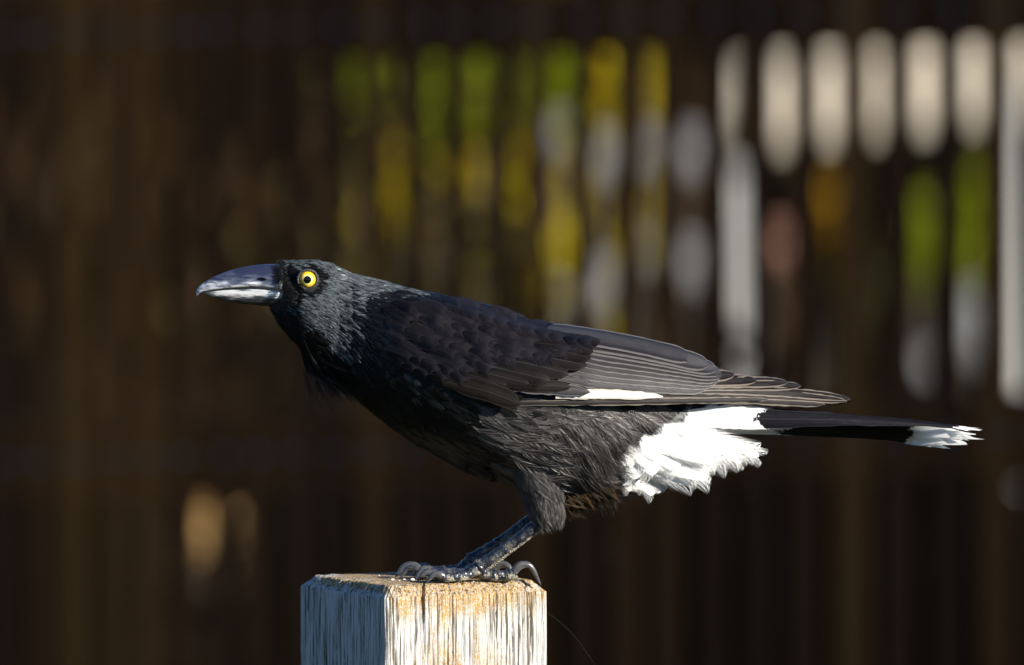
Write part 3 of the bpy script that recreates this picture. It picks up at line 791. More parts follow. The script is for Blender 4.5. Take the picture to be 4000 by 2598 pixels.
# scapulars and lesser coverts, shingled from the tail end forward
g = np.random.default_rng(55); k = 0
for px in np.arange(2150, 1490, -38):
    t = np.interp(px, WX, WT); low = np.interp(px, [1450, 1600, 1800, 2000, 2150], [1375, 1410, 1400, 1360, 1310])
    rows = max(2, int((low - t) / 48))
    for j in range(rows):
        py = t + 24 + (j + .5 * ((k // 3) % 2)) * (low - t - 24) / rows + g.normal(0, 12)
        if px < 1640 and j == 0: continue
        if py < t + 20: py = t + 20 + 6 * g.random()
        f = g.uniform(.8, 1.3)
        ln = np.interp(px, [1450, 1800, 2000, 2150], [84, 130, 140, 105]) * f; w_ = np.interp(px, [1450, 1800, 2150], [62, 84, 92]) * f
        x0 = px + g.normal(0, 14); a = .36 + g.normal(0, .07) - .10 * (j == 0)
        feathers.append(wing_plume('scapular_feather', (x0, py), (x0 + ln * .55, py + ln * .55 * a * .8), (x0 + ln, py + ln * a * 1.1), w_, 3.3, 'covert_dark', lift=(-1.2, .7), rnd=300 + k, tone=g.random()))
        k += 1
for i, px in enumerate(np.arange(2230, 1780, -52)):
    t = np.interp(px, WX, WT) + 2; ln = np.interp(px, [1780, 2230], [130, 190])
    feathers.append(wing_plume('scapular_feather', (px - ln * .6, t + 22 - ln * .6 * .26), (px, t + 24), (px + ln * .4, t + 34 + ln * .10), 74, 4.4, 'covert_dark', lift=(-1.4, .6), rnd=700 + i, tone=g.random()))
for o in feathers:
    c = obj(o.name.split('.')[0], o.data, None, far_wing)
far_wing.scale = (1, -1, 1); far_wing.location = -bird_loc + Vector((0, 0, -.0018))

# ---- tail
tail = empty('tail', parent=bird); tail.location = -bird_loc
def TF(U, Lw, yu, yl, mat, rnd, name='tail_feather'):
    U = np.array(U, float); Lw = np.array(Lw, float)
    o = vane(name, P(U[:, 0], U[:, 1], np.interp(np.arange(len(U)), [0, len(U) - 1], yu)), P(Lw[:, 0], Lw[:, 1], np.interp(np.arange(len(Lw)), [0, len(Lw) - 3, len(Lw) - 1], [yl[0], yl[0], yl[1]])), mat, tail, rnd, n_u=44, tipjag=.012)
    o.location = (0, 0, 0); return o
TF([(2600, 1612), (2813, 1588), (2999, 1598), (3310, 1620), (3638, 1650), (3800, 1674)], [(2600, 1668), (2820, 1674), (3000, 1676), (3310, 1664), (3638, 1668), (3790, 1684)], (-.016, -.014), (-.017, -.015), 'tail', 400)
TF([(2600, 1606), (2820, 1584), (3010, 1594), (3320, 1617), (3640, 1648), (3812, 1672)], [(2600, 1650), (2820, 1645), (3000, 1648), (3310, 1642), (3638, 1660), (3800, 1680)], (-.006, -.008), (-.009, -.0095), 'tail', 401)
far = [([(2660, 1668), (3000, 1668), (3300, 1655), (3500, 1650), (3640, 1652), (3745, 1682)], [(2660, 1684), (3000, 1690), (3300, 1694), (3500, 1702), (3600, 1712), (3665, 1716)], -.0095, .004),
       ([(2660, 1670), (3000, 1672), (3300, 1664), (3500, 1660), (3660, 1662), (3785, 1690)], [(2660, 1686), (3000, 1693), (3300, 1700), (3500, 1708), (3640, 1716), (3740, 1712)], -.007, .007),
       ([(2660, 1672), (3000, 1676), (3300, 1676), (3500, 1680), (3680, 1686), (3830, 1714)], [(2660, 1688), (3000, 1696), (3300, 1706), (3500, 1720), (3600, 1742), (3694, 1750)], -.004, .010),
       ([(2660, 1674), (3000, 1680), (3300, 1686), (3500, 1692), (3680, 1700), (3810, 1722)], [(2660, 1690), (3000, 1698), (3300, 1710), (3480, 1722), (3560, 1738), (3640, 1746)], -.001, .013)]
for i, (U, Lw, a, b) in enumerate(far):
    TF(U, Lw, (a, a - .001 * i), (b, a - .003 - .001 * i), 'tail_far', 410 + i)   # the tips twist round to face sideways
# crinkled dark upper tail covert between wing and tail
TF([(2680, 1560), (2790, 1570), (2850, 1584), (2910, 1582), (2990, 1590), (3060, 1602)], [(2680, 1600), (2790, 1592), (2850, 1594), (2910, 1598), (2990, 1600), (3050, 1606)], (.006, .004), (.004, .003), 'tail_far', 430, 'upper_tail_covert')

# ---- white under-tail coverts: each feather of separate barbs
g = np.random.default_rng(77)
T_WHITE = [barb_template(64, 40, 14, .0065, 60 + s, .12, 1.25, roll=.3, core=.6) for s in range(4)]
def white_feather(root, ctrl, tip, w, y, rnd, tone=.8):
    g = np.random.default_rng(rnd)
    tv, tf = T_WHITE[rnd % 4]
    n = 60; c = bez(root, ctrl, tip, n); d = np.gradient(c, axis=0); d /= np.linalg.norm(d, axis=1)[:, None]
    nr = np.stack([-d[:, 1], d[:, 0]], 1)
    x = np.clip(tv[:, 0], 0, 1.06); ii = np.clip(x * (n - 1), 0, n - 1); i0 = ii.astype(int)
    cc = np.stack([np.interp(ii, np.arange(n), c[:, 0]), np.interp(ii, np.arange(n), c[:, 1])], 1)
    over = np.clip(x - 1, 0, 1)[:, None] * np.linalg.norm(np.array(tip) - np.array(root)) * d[i0]
    q = cc + over + nr[i0] * (tv[:, 1] * w / 2)[:, None]
    yy = y + tv[:, 1] ** 2 * w * MPX * .12 - .004 * np.sin(x * 2.6) + tv[:, 2] * -.004
    v = P(q[:, 0], q[:, 1], yy)
    me = mesh_np('undertail_feather', v, tf, tone=np.full(len(v), tone) - .2 * g.random(len(v)))
    return part('undertail_feather', me, MAT['white_plume'], body)
WFL = [((2560, 1690), (2790, 1690), (2962, 1782), 70, -.009), ((2520, 1690), (2740, 1690), (2935, 1765), 84, -.012), ((2480, 1690), (2700, 1700), (2885, 1778), 120, -.016), ((2450, 1710), (2640, 1720), (2830, 1785), 120, -.019),
       ((2440, 1730), (2600, 1760), (2772, 1838), 110, -.015), ((2430, 1750), (2590, 1810), (2766, 1862), 110, -.018), ((2420, 1770), (2550, 1830), (2700, 1880), 100, -.014), ((2400, 1760), (2470, 1850), (2553, 1932), 70, -.010),
       ((2385, 1740), (2430, 1840), (2462, 1918), 60, -.014), ((2400, 1730), (2450, 1790), (2490, 1868), 100, -.021), ((2420, 1712), (2500, 1760), (2560, 1850), 110, -.022), ((2440, 1705), (2560, 1740), (2650, 1830), 120, -.021),
       ((2500, 1690), (2600, 1720), (2740, 1800), 130, -.020), ((2400, 1700), (2440, 1760), (2470, 1820), 90, -.024), ((2560, 1670), (2680, 1690), (2820, 1740), 100, -.017), ((2380, 1770), (2400, 1850), (2412, 1912), 44, -.012),
       ((2450, 1750), (2530, 1820), (2610, 1880), 100, -.006), ((2480, 1730), (2620, 1790), (2730, 1850), 120, -.004), ((2520, 1700), (2700, 1740), (2840, 1800), 120, -.002)]
for i, (r_, c_, t_, w_, y_) in enumerate(WFL): white_feather(r_, c_, t_, w_ * 1.15, y_, 500 + i)
for i in range(34):                                            # softer filling between the long ones
    r_, c_, t_, w_, y_ = WFL[i % len(WFL)]; q = g.uniform(.62, .92); j = g.normal(0, 14, 2)
    t2 = (r_[0] + (t_[0] - r_[0]) * q + j[0], r_[1] + (t_[1] - r_[1]) * q + j[1]); c2 = (r_[0] + (c_[0] - r_[0]) * q + j[0], r_[1] + (c_[1] - r_[1]) * q + j[1])
    white_feather((r_[0] + j[1] * .6, r_[1] + j[0] * .3), c2, t2, w_ * g.uniform(.8, 1.1), y_ - .0015 + g.normal(0, .0015), 560 + i)

# ---- bill
def bill_mesh(name, xs, top, bot, hw, upper=True):
    n = 40; X = np.linspace(0, 1, n)
    q = np.linspace(0, 1, len(xs))
    px = np.interp(X, q, xs); t = np.interp(px[::-1], np.array(xs)[::-1], np.array(top)[::-1])[::-1]; b = np.interp(px[::-1], np.array(xs)[::-1], np.array(bot)[::-1])[::-1]
    h = np.interp(px[::-1], np.array(xs)[::-1], np.array(hw)[::-1])[::-1] / 1000
    k = np.array([.25, .5, .25])
    for arr in (t, b, h): arr[1:-1] = np.convolve(arr, k, 'valid')
    V = []; m_ = 28
    for i in range(n):
        a = np.linspace(0, 2 * math.pi, m_, endpoint=False)
        ca, sa = np.cos(a), np.sin(a)
        cy = b[i] if upper else t[i]; H = b[i] - t[i]
        e = .78
        yy = -h[i] * np.sign(ca) * np.abs(ca) ** e
        up = np.sign(sa) * np.abs(sa) ** .95
        if upper: py = np.where(up > 0, cy - H * up, cy - .10 * H * up * -1 * 1.0)
        else: py = np.where(up < 0, cy - H * up, cy - .12 * H * up)
        V.append(P(px[i] + 0 * a, py, yy))
    V = np.concatenate(V); F = [tuple(f) for f in grid_faces(n, m_, True)]
    F += [tuple(range(m_))[::-1], tuple(range((n - 1) * m_, n * m_))]
    return mesh_np(name, V, F, smooth=True)
bill = empty('bill', parent=bird); bill.location = -bird_loc
ux = [1180, 1130, 1075, 1030, 972, 894, 836, 793, 778, 770, 766.5]
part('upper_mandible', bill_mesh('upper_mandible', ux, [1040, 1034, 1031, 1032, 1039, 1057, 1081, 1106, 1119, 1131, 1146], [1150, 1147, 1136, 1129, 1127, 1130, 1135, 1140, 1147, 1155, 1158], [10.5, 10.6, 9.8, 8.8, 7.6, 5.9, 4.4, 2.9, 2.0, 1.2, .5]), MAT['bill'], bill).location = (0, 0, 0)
lx = [1170, 1110, 1060, 1020, 972, 894, 836, 806, 790]
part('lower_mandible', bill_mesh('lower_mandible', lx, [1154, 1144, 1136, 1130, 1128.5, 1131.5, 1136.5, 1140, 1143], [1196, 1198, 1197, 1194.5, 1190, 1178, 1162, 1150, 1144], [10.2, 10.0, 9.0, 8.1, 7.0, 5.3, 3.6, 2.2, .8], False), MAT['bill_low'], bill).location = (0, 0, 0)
# nostril slit on each side
for sgn in (-1, 1):
    c = [P(1003, 1090, sgn * .0076), P(1016, 1089, sgn * .0080), P(1030, 1091, sgn * .0085), P(1042, 1092, sgn * .0087)]
    part('nostril', tube_mesh('nostril', catmull(c, 8), [.0002, .0006, .0008, .0009, .0009, .0008, .0006, .0003], 8), MAT['pupil'], bill).location = (0, 0, 0)
# rictal bristles and lores: fine dark hairs reaching over the bill base
g = np.random.default_rng(91); n = 420
V, F = [], []
for sgn in (-1, 1):
    for i in range(n):
        py = g.uniform(1040, 1190); px = np.interp(py, [1040, 1066, 1094, 1120, 1148, 1175, 1190], [1082, 1080, 1088, 1100, 1128, 1112, 1122]) + g.uniform(0, 45)
        y = body_y(px, py); L = g.uniform(18, 46); a = g.normal(.25, .35)
        p0 = P(px, py, sgn * -(y - .0012)); p1 = P(px + L * .5 * -math.cos(a), py - L * .5 * math.sin(a), sgn * -(y - .0022)); p2 = P(px - L * math.cos(a), py - L * math.sin(a) + 3, sgn * -(y + .001 - .0016))
        w = np.array([0, 0, .00011]); b = len(V)
        V += [p0 - w, p0 + w, p1 - w * .8, p1 + w * .8, p2]; F += [(b, b + 1, b + 3), (b, b + 3, b + 2), (b + 2, b + 3, b + 4)]
part('face_bristles', mesh_np('face_bristles', np.array(V), np.array(F), tone=np.repeat(g.random(len(V) // 5), 5)), MAT['body_plume'], body, kind='stuff')
# lore / eyelid skin patch is plain dark skin of the body mesh, ringed by a lid
for sgn in (1, -1):
    eye = empty('eye', parent=bird)
    ey = body_y(np.array(EYE[0]), np.array(EYE[1])) 
    ec = P(EYE[0], EYE[1], ey + .0030)
    ec[1] *= sgn
    eye.location = Vector(ec) - bird_loc
    th = np.linspace(0, math.pi, 25); phh = np.linspace(0, 2 * math.pi, 40, endpoint=False)
    T_, P_ = np.meshgrid(th, phh, indexing='ij'); r = .0056
    v = np.stack([r * np.sin(T_) * np.cos(P_), -sgn * r * np.cos(T_), r * np.sin(T_) * np.sin(P_)], -1).reshape(-1, 3)
    fc = grid_faces(25, 40, True)
    obj('iris', mesh_np('iris', v, fc if sgn > 0 else fc[:, ::-1], smooth=True), MAT['iris'], eye)
    # pupil: a shallow dome on the front of the eye
    a = np.linspace(0, 2 * math.pi, 32, endpoint=False); V = []
    for q in np.linspace(0.01, .40, 8):
        V.append(np.stack([r * 1.012 * math.sin(q) * np.cos(a), np.full(32, -sgn * r * 1.012 * math.cos(q)), r * 1.012 * math.sin(q) * np.sin(a)], 1))
    obj('pupil', mesh_np('pupil', np.concatenate(V), grid_faces(8, 32, True), smooth=True), MAT['pupil'], eye)
    a = np.linspace(0, 2 * math.pi, 49)
    ring = np.stack([.0057 * np.cos(a), np.full(49, -sgn * .0026), .0055 * np.sin(a)], 1)
    V = []
    for i in range(48):
        b = np.linspace(0, 2 * math.pi, 10, endpoint=False); rad = .00095 * (1 + .15 * math.sin(i * 2.6))
        dirn = unit(ring[i] * np.array([1, 0, 1]))
        V.append(ring[i] + rad * (np.cos(b)[:, None] * dirn + np.sin(b)[:, None] * np.array([0, 1.0, 0])))
    V.append(V[0]); obj('eyelid', mesh_np('eyelid', np.concatenate(V), grid_faces(49, 10, True), smooth=True), MAT['eyelid'], eye)

# ---- legs, toes, claws
def leg(y0, ankle, joint, toes, hallux, seed):
    g = np.random.default_rng(seed)
    L_ = empty('leg', parent=bird); L_.location = -bird_loc
    def sub(name, me, mat, par=L_):
        return obj(name, me, mat, par)
    a = P(*ankle, y0 * 1.25); j = P(*joint, y0); j[2] = max(j[2], ZTOP + .0062)
    n = 46; t = np.linspace(0, 1, n)
    pts = a + (j - a) * t[:, None]; pts[:, 2] -= .0006 * np.sin(t * math.pi)
    sc_ = .00012 * np.sign(np.sin(t * 46)) + .00016 * g.standard_normal(n) * .4
    sub('tarsus', tube_mesh('tarsus', pts, np.interp(t, [0, .1, .5, .9, 1], [.0042, .0038, .0032, .0038, .0048]) + sc_, 16), MAT['leg'])
    # pale bumpy back of the tarsus
    off = np.array([.0016, 0, -.0019])
    sub('tarsus_pad', tube_mesh('tarsus_pad', pts + off, np.interp(t, [0, .5, 1], [.0019, .0014, .0024]) + .0003 * np.abs(g.standard_normal(n)), 10), MAT['pad'])
    def toe(pl, r0, claw_l, claw_h, sgn=-1):
        pl = [np.array(q) for q in pl]
        c = catmull(pl, 34); t = np.linspace(0, 1, 34)
        c = np.vstack([c])
        knuck = 1 + .16 * np.abs(np.sin(t * math.pi * 3.0)) + .07 * np.sign(np.sin(t * 60))
        rad = r0 * np.interp(t, [0, .6, 1], [1.15, 1.0, .92]) * knuck
        c[:, 2] = np.maximum(c[:, 2], ZTOP + rad * .8)
        o = sub('toe', tube_mesh('toe', c, rad, 14), MAT['leg'])
        pads = []
        for q in (.18, .5, .82):
            i = int(q * 33); bm = blob_mesh('toe_pad', r0 * 1.12, int(seed * 100 + q * 100), 14, .8)
            pads.append((bm, c[i] + np.array([0, -.0002, -.32 * r0])))
        for bm, loc in pads:
            p_ = sub('toe_pad', bm, MAT['pad'], o); p_.location = (loc[0], loc[1], max(loc[2], ZTOP + r0 * .75)); p_.scale = (1.5, 1, 1)
        d = unit(c[-1] - c[-4]); d[2] = 0; d = unit(d)
        b0 = c[-1] - d * .001 + np.array([0, 0, .0004]); 
        b1 = b0 + d * claw_l * .55 + np.array([0, 0, claw_h]); b2 = b0 + d * claw_l; b2[2] = ZTOP + .0001 if sgn < 0 else b0[2] - .0080
        cl = catmull([b0, b0 + d * claw_l * .25 + np.array([0, 0, claw_h * .75]), b0 + d * claw_l * .62 + np.array([0, 0, claw_h * .62]), b2], 22)
        sub('claw', tube_mesh('claw', cl, np.interp(np.linspace(0, 1, 22), [0, .3, .8, 1], [.0024, .0025, .0014, .0002]), 12), MAT['claw'], o)
    for tp, r0, cl_, ch_ in toes:
        pl = [j] + [np.array([float(P(x, 2250, yy)[0]), yy, ZTOP + h]) for x, yy, h in tp]
        toe(pl, r0, cl_, ch_)
    pl = [j + np.array([0, 0, -.002])] + [np.array([float(P(x, 2250, yy)[0]), yy, ZTOP + h]) for x, yy, h in hallux]
    toe(pl, .0030, .0165, .0052, 1)
leg(-.014, (2112, 2038), (1872, 2216),
    [([(1815, -.016, .0042), (1750, -.017, .0032), (1700, -.018, .0036)], .0031, .0118, .0016),
     ([(1810, -.010, .0044), (1710, -.004, .0036), (1640, -.001, .0042)], .0029, .0135, .0024),
     ([(1820, -.020, .0040), (1770, -.024, .0030), (1725, -.026, .0032)], .0026, .0100, .0014)],
    [(1910, -.013, .0036), (1965, -.012, .0030), (2012, -.011, .0046)], 1)
leg(.012, (2090, 2020), (1838, 2190),
    [([(1790, .011, .0046), (1700, .010, .0040), (1632, .010, .0046)], .0029, .0145, .0030),
     ([(1790, .006, .0044), (1720, .001, .0036), (1680, -.001, .0042)], .0026, .0100, .0018),
     ([(1790, .016, .0042), (1720, .020, .0034), (1670, .024, .0036)], .0025, .0105, .0018)],
    [(1860, .012, .0034), (1895, .011, .0030), (1925, .010, .0034)], 2)

# ------------------------------------------------------------------ fence behind the bird
FY = 4.33                                                    # front of the slats
ZF = lambda py: float(P(2000, py, FY)[2])
XF = lambda px: float(P(px, 1299, FY)[0])
fence = empty('slat_fence', (0, FY, 0), label='dark brown timber fence of narrow upright slats behind the bird', cat='fence')
SLT = .019
# centres of the gaps as the photograph shows them: the palings get slightly narrower towards the left
GAPS = [3050.0]
while GAPS[-1] < 6600: GAPS.append(GAPS[-1] + 188)
while GAPS[0] > -2600: GAPS.insert(0, GAPS[0] - max(140.0, 143 + (GAPS[0] - 700) / 2350 * 34))
nail_me = tube_mesh('nail', [(0, .001, 0), (0, -.0012, 0), (0, -.0022, 0)], [.0042, .0042, .0022], 10); nail_me.materials.append(MAT['nail'])
g = np.random.default_rng(5)
tilt = -.028                                                 # the rails run gently downhill to the left
shapes = {}
for a_, b_ in zip(GAPS[:-1], GAPS[1:]):
    x = XF((a_ + b_) / 2) + g.normal(0, .0008); wdt = round((XF(b_) - XF(a_)) * .69 + g.normal(0, .0008), 4)
    if wdt not in shapes:
        shapes[wdt] = box_mesh('slat', wdt, SLT, 1.86, .0015); shapes[wdt].materials.append(MAT['fence'])
    o = obj('slat', shapes[wdt], None, fence)
    o.location = (x, SLT / 2 + g.normal(0, .0008), .03); o.rotation_euler = (0, g.normal(0, .0012), 0)
    for zr in (ZF(1752) + (-tilt) * x, ZF(90) + (-tilt) * x):
        nl = obj('nail', nail_me, None, o); nl.location = (g.normal(0, .003), -SLT / 2 - .0004, zr - .03)
xl, xr = XF(GAPS[0]), XF(GAPS[-1])
for zc, hgt in ((ZF(95), .062), (ZF(1752), .075), (.25, .075)):
    rm = box_mesh('rail', xr - xl + .1, .038, hgt, .002, base=False)
    o = obj('rail', rm, MAT['fence'], fence); xm = (xl + xr) / 2
    o.location = (xm, SLT + .019 + .002, zc - tilt * xm); o.rotation_euler = (0, tilt, 0)
for x in (xl + .02, xr - .02):
    o = obj('fence_post', box_mesh('fence_post', .09, .09, 1.95, .004), MAT['fence'], fence); o.location = (x, SLT + .038 + .049, 0)

# ------------------------------------------------------------------ garden beyond the fence
def leaf_cloud(name, centers, n, size, mat, seed, parent, spread, squash=1.0, kind='stuff'):
    g = np.random.default_rng(seed)
    centers = np.asarray(centers, float)
    ci = g.integers(0, len(centers), n)
    c = centers[ci] + unit(g.standard_normal((n, 3))) * (g.random(n) ** (1 / 2.2))[:, None] * np.asarray(spread)
    up = unit(g.standard_normal((n, 3)) + np.array([.2, -.6, .7])); d = unit(np.cross(up, g.standard_normal((n, 3)))); b = np.cross(up, d)
    L = size * g.uniform(.6, 1.3, n)[:, None]; w = L * .42
    v = np.stack([c, c + d * L * .45 + b * w * .5 + up * L * .06, c + d * L, c + d * L * .45 - b * w * .5 + up * L * .06], 1).reshape(-1, 3)
    i = np.arange(n)[:, None] * 4
    f = np.concatenate([i + np.array([[0, 1, 2]]), i + np.array([[0, 2, 3]])])
    tone = np.repeat(g.random(n), 4)
    return obj(name, mesh_np(name, v, f, tone=tone), MAT[mat], parent, kind=kind)

def shrub(loc, height, spread, n, size, mat, seed, label, group=None, name='shrub', clumps=7, zlow=.35):
    g = np.random.default_rng(seed)
    t = empty(name, loc, label=label, cat='shrub', group=group)
    cs = []
    for i in range(clumps):
        a = g.uniform(0, 6.28); r_ = spread * g.uniform(.1, .7); z = height * g.uniform(zlow, .85)
        cs.append((r_ * math.cos(a), r_ * math.sin(a), z))
        pts = bez((0.02 * math.cos(a), .02 * math.sin(a), -.02), (r_ * .3 * math.cos(a), r_ * .3 * math.sin(a), z * .6), cs[-1], 8)
        obj('stem', tube_mesh('stem', pts, np.linspace(.014, .004, 8), 6), MAT['bark'], t)
    leaf_cloud('foliage', cs, n, size, mat, seed + 1, t, (spread * .42, spread * .42, height * .22))
    return t

GY = 15.2                                                    # depth of the sunlit planting and the rail
XG = lambda px, y=GY: float(P(px, 1299, y)[0])
ZG = lambda py, y=GY: float(P(2000, py, y)[2])
ray = lambda px, py, y: P(px, py, y)

def clump(px, py, y, rx, rz, n, size, mat, seed, label, group):
    """a leafy shrub whose lit crown stands at that height; stems run to the ground"""
    p = P(px, py, y); g = np.random.default_rng(seed)
    t = empty('shrub', (p[0], y, 0), label=label, cat='shrub', group=group)
    cs = [(g.normal(0, rx * .35), g.normal(0, rx * .35), p[2] + g.normal(0, rz * .35)) for _ in range(6)]
    leaf_cloud('foliage', cs, n, size, mat, seed + 1, t, (rx * .6, rx * .6, rz * .6))
    for q in cs[:4]:
        pts = bez((g.normal(0, .03), g.normal(0, .03), -.02), (q[0] * .4, q[1] * .4, max(.05, q[2]) * .6), q, 8)
        obj('stem', tube_mesh('stem', pts, np.linspace(.012, .004, 8), 6), MAT['bark'], t)
    return t
mpg = (CAM.y * -1 + GY) * SENSOR / FOCAL / 4000              # metres per photo pixel at the planting
CL = [  # px, py, half width, half height, leaves, material, label
    (1690, 400, 70, 200, 1300, 'leaf_lime', 'lime green shrub behind the slats, next to an amber clump'),
    (1700, 830, 75, 90, 900, 'leaf_amber', 'amber leaved clump below the lime green shrub'),
    (1850, 330, 70, 120, 900, 'leaf_lime', 'small lime topped shrub between lime and yellow ones'),
    (1850, 640, 80, 200, 1500, 'leaf_yellow', 'yellow leaved shrub under a lime green top'),
    (2020, 700, 80, 170, 1700, 'leaf_yellow', 'broad yellow shrub with the densest leaves in the planting'),
    (2030, 1060, 80, 120, 1200, 'leaf_yellow', 'low yellow clump at the foot of the broad yellow shrub'),
    (2180, 310, 80, 110, 1000, 'leaf_lime', 'bright lime leaf tuft above a white flower head'),
    (2190, 820, 75, 110, 1300, 'leaf_yellow', 'yellow clump between two white flower heads'),
    (2190, 1130, 75, 130, 1400, 'leaf_yellow', 'low yellow clump beside the large white flower head'),
    (2350, 320, 75, 110, 1100, 'leaf_yellow', 'round yellow leaf clump standing above grey white flowers'),
    (2425, 780, 28, 130, 420, 'leaf_yellow', 'thin upright yellow sprig beside the white flowers'),
    (1515, 720, 50, 110, 520, 'leaf_yellow', 'small yellow leaf tuft standing apart from the others'),
    (1380, 330, 40, 110, 70, 'leaf_lime', 'sparse green sprig behind the brown slats')]
for i, (px, py, rx, rz, n_, mt, lab) in enumerate(CL):
    clump(px, py, GY + .3 * math.sin(i * 2.1), rx * 1.3 * mpg, rz * mpg, int(n_ * 1.3), .068, mt, 1001 + 2 * i, lab, None)
clump(3240, 900, GY + .4, 60 * mpg, 200 * mpg, 500, .05, 'leaf_amber', 1019, 'amber leaved shrub under the cream rail', None)
clump(3790, 800, GY + .2, 60 * mpg, 220 * mpg, 900, .05, 'leaf_lime', 1021, 'bright lime shrub beside the white garden post', None)
clump(3620, 950, GY + .6, 60 * mpg, 200 * mpg, 200, .05, 'leaf_lime', 1023, 'sparse green shrub under the cream rail', None)

# pale flower heads: hydrangea-like balls of petals on stems
def flower(px, py, y, r, mat, seed, label, group):
    p = P(px, py, y); t = empty('flower', (p[0], y, 0), label=label, cat='flower', group=group)
    leaf_cloud('flower_head', [(0, 0, p[2])], 520, r * .6, mat, seed, t, (r, r, r))
    obj('stem', tube_mesh('stem', bez((.03, .02, -.02), (.03, .02, p[2] * .5), (0, 0, p[2]), 8), .006, 6), MAT['bark'], t)
W_ = 'white flower heads beyond the fence slats'
for i, (px, py, r_) in enumerate(((2340, 610, 62), (2480, 560, 45), (2520, 600, 40), (2700, 600, 60), (2690, 1020, 62), (2360, 1110, 66), (2210, 520, 40), (2520, 980, 30), (3640, 1420, 40), (3840, 1230, 66), (3830, 1330, 60), (2150, 1160, 30))):
    flower(px, py, GY - .5, r_ * mpg, 'petal', 1100 + i, 'round white flower head on a stem beyond the slats', W_)
flower(3050, 960, GY - .4, 50 * mpg, 'petal_pink', 1130, 'salmon pink flower head beneath the cream rail', None)
TANX = min(GAPS, key=lambda q: abs(q - 790))
flower(TANX, 2050, 7.7, .038, 'petal_tan', 1133, 'lone tan blossom low down behind the left slats', None)

# cream rail on posts
rail = empty('garden_rail', (XG(3400), GY + .9, 0), label='sloping cream painted garden rail on slender posts beyond the slats', cat='railing')
ry = GY + .9; mp2 = (-CAM.y + ry) * SENSOR / FOCAL / 4000
x0, x1 = float(P(2890, 1299, ry)[0]), float(P(4700, 1299, ry)[0])
zt, zb = float(P(2000, 150, ry)[2]), float(P(2000, 470, ry)[2])
bm = box_mesh('beam', x1 - x0, .06, zt - zb, .006, base=False)
o = obj('beam', bm, MAT['cream'], rail); o.location = ((x0 + x1) / 2 - rail.location.x, 0, (zt + zb) / 2)
o.rotation_euler = (0, R(-7), 0)
for px in (4080, 4640):
    o = obj('upright', box_mesh('upright', .05, .05, (zt + zb) / 2 - .02, .004), MAT['cream'], rail); o.location = (float(P(px, 1299, ry)[0]) - rail.location.x, .004, 0)
# white posts seen as slim bright strips
for px, ptop, lab in ((2850, 660, 'slim white garden stake left of the cream rail'), (3985, 330, 'slim white garden stake in front of the cream rail end')):
    y = GY - .9; h = float(P(px, ptop, y)[2])
    st = obj('garden_stake', box_mesh('garden_stake', .026, .026, h, .003), MAT['whitepaint'], label=lab, cat='stake')
    st.location = (float(P(px, 1300, y)[0]), y, 0); st.rotation_euler = (0, R(1.2), 0)

# dark hedge behind everything and low shade plants by the fence
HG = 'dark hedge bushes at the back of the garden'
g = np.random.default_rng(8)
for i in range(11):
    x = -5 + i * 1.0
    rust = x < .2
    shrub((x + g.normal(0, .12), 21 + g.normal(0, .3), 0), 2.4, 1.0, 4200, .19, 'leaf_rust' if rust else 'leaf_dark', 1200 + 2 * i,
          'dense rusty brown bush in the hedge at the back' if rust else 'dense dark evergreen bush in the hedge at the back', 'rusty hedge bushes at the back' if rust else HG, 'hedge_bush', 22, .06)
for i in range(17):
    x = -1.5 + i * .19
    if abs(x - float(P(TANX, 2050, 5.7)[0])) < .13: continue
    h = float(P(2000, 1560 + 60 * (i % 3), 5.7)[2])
    shrub((x, 5.7 + g.normal(0, .06), 0), h * 1.02, .24, 2200, .062, 'leaf_dark', 1300 + 2 * i, 'low dark shade plant growing close behind the fence', 'low shade plants behind the fence', 'shade_plant', 10)
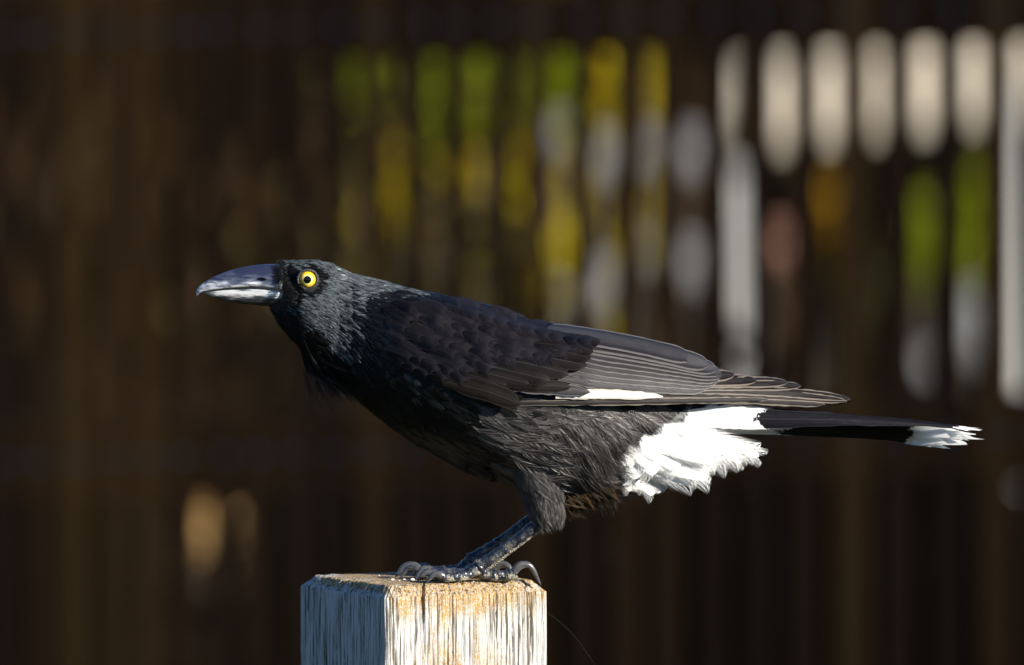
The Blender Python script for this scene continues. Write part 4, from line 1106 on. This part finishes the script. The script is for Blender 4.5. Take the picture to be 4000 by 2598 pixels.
for i, px in enumerate((3925, 4010, 2900)):
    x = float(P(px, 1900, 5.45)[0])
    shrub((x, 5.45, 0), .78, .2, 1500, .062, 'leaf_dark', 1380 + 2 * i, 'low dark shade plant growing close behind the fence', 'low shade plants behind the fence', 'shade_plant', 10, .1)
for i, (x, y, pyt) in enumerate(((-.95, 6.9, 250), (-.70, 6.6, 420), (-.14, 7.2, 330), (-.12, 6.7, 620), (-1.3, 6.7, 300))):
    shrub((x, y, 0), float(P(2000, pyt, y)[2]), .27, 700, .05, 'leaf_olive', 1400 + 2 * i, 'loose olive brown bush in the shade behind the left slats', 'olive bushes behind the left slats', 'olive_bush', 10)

# ------------------------------------------------------------------ unseen shed added on the right to keep the fence in shade
shed = empty('added_shade_shed', (3.3, 2.1, 0), label='grey weatherboard shed added out of view to shade the fence', cat='shed')
hx, hy, hz = 1.75, 1.75, 2.5
obj('wall', box_mesh('wall', 2 * hx, 2 * hy, hz, .0), MAT['board'], shed)
bx_ = box_mesh('board', 2 * hx + .05, .02, .15, .004); by_ = box_mesh('board', .02, 2 * hy + .05, .15, .004)
for me in (bx_, by_): me.materials.append(MAT['board'])
for k in range(16):
    for me, loc in ((bx_, (0, -hy - .012, .02 + k * .154)), (by_, (-hx - .012, 0, .02 + k * .154)), (bx_, (0, hy + .012, .02 + k * .154))):
        o = obj('board', me, None, shed); o.location = loc
rf = mesh_np('roof', [(-hx - .15, -hy - .15, hz + .02), (hx + .15, -hy - .15, hz + .02), (hx + .15, hy + .15, hz + .3), (-hx - .15, hy + .15, hz + .3), (-hx - .15, -hy - .15, hz + .07), (hx + .15, -hy - .15, hz + .07), (hx + .15, hy + .15, hz + .35), (-hx - .15, hy + .15, hz + .35)],
             [(0, 3, 2, 1), (4, 5, 6, 7), (0, 1, 5, 4), (1, 2, 6, 5), (2, 3, 7, 6), (3, 0, 4, 7)])
obj('roof', rf, MAT['roof'], shed)
gb_ = mesh_np('gable', [(-hx, hy, hz), (hx, hy, hz), (hx, hy, hz + .3), (-hx, hy, hz + .3)], [(0, 1, 2, 3)])
obj('gable', gb_, MAT['board'], shed)
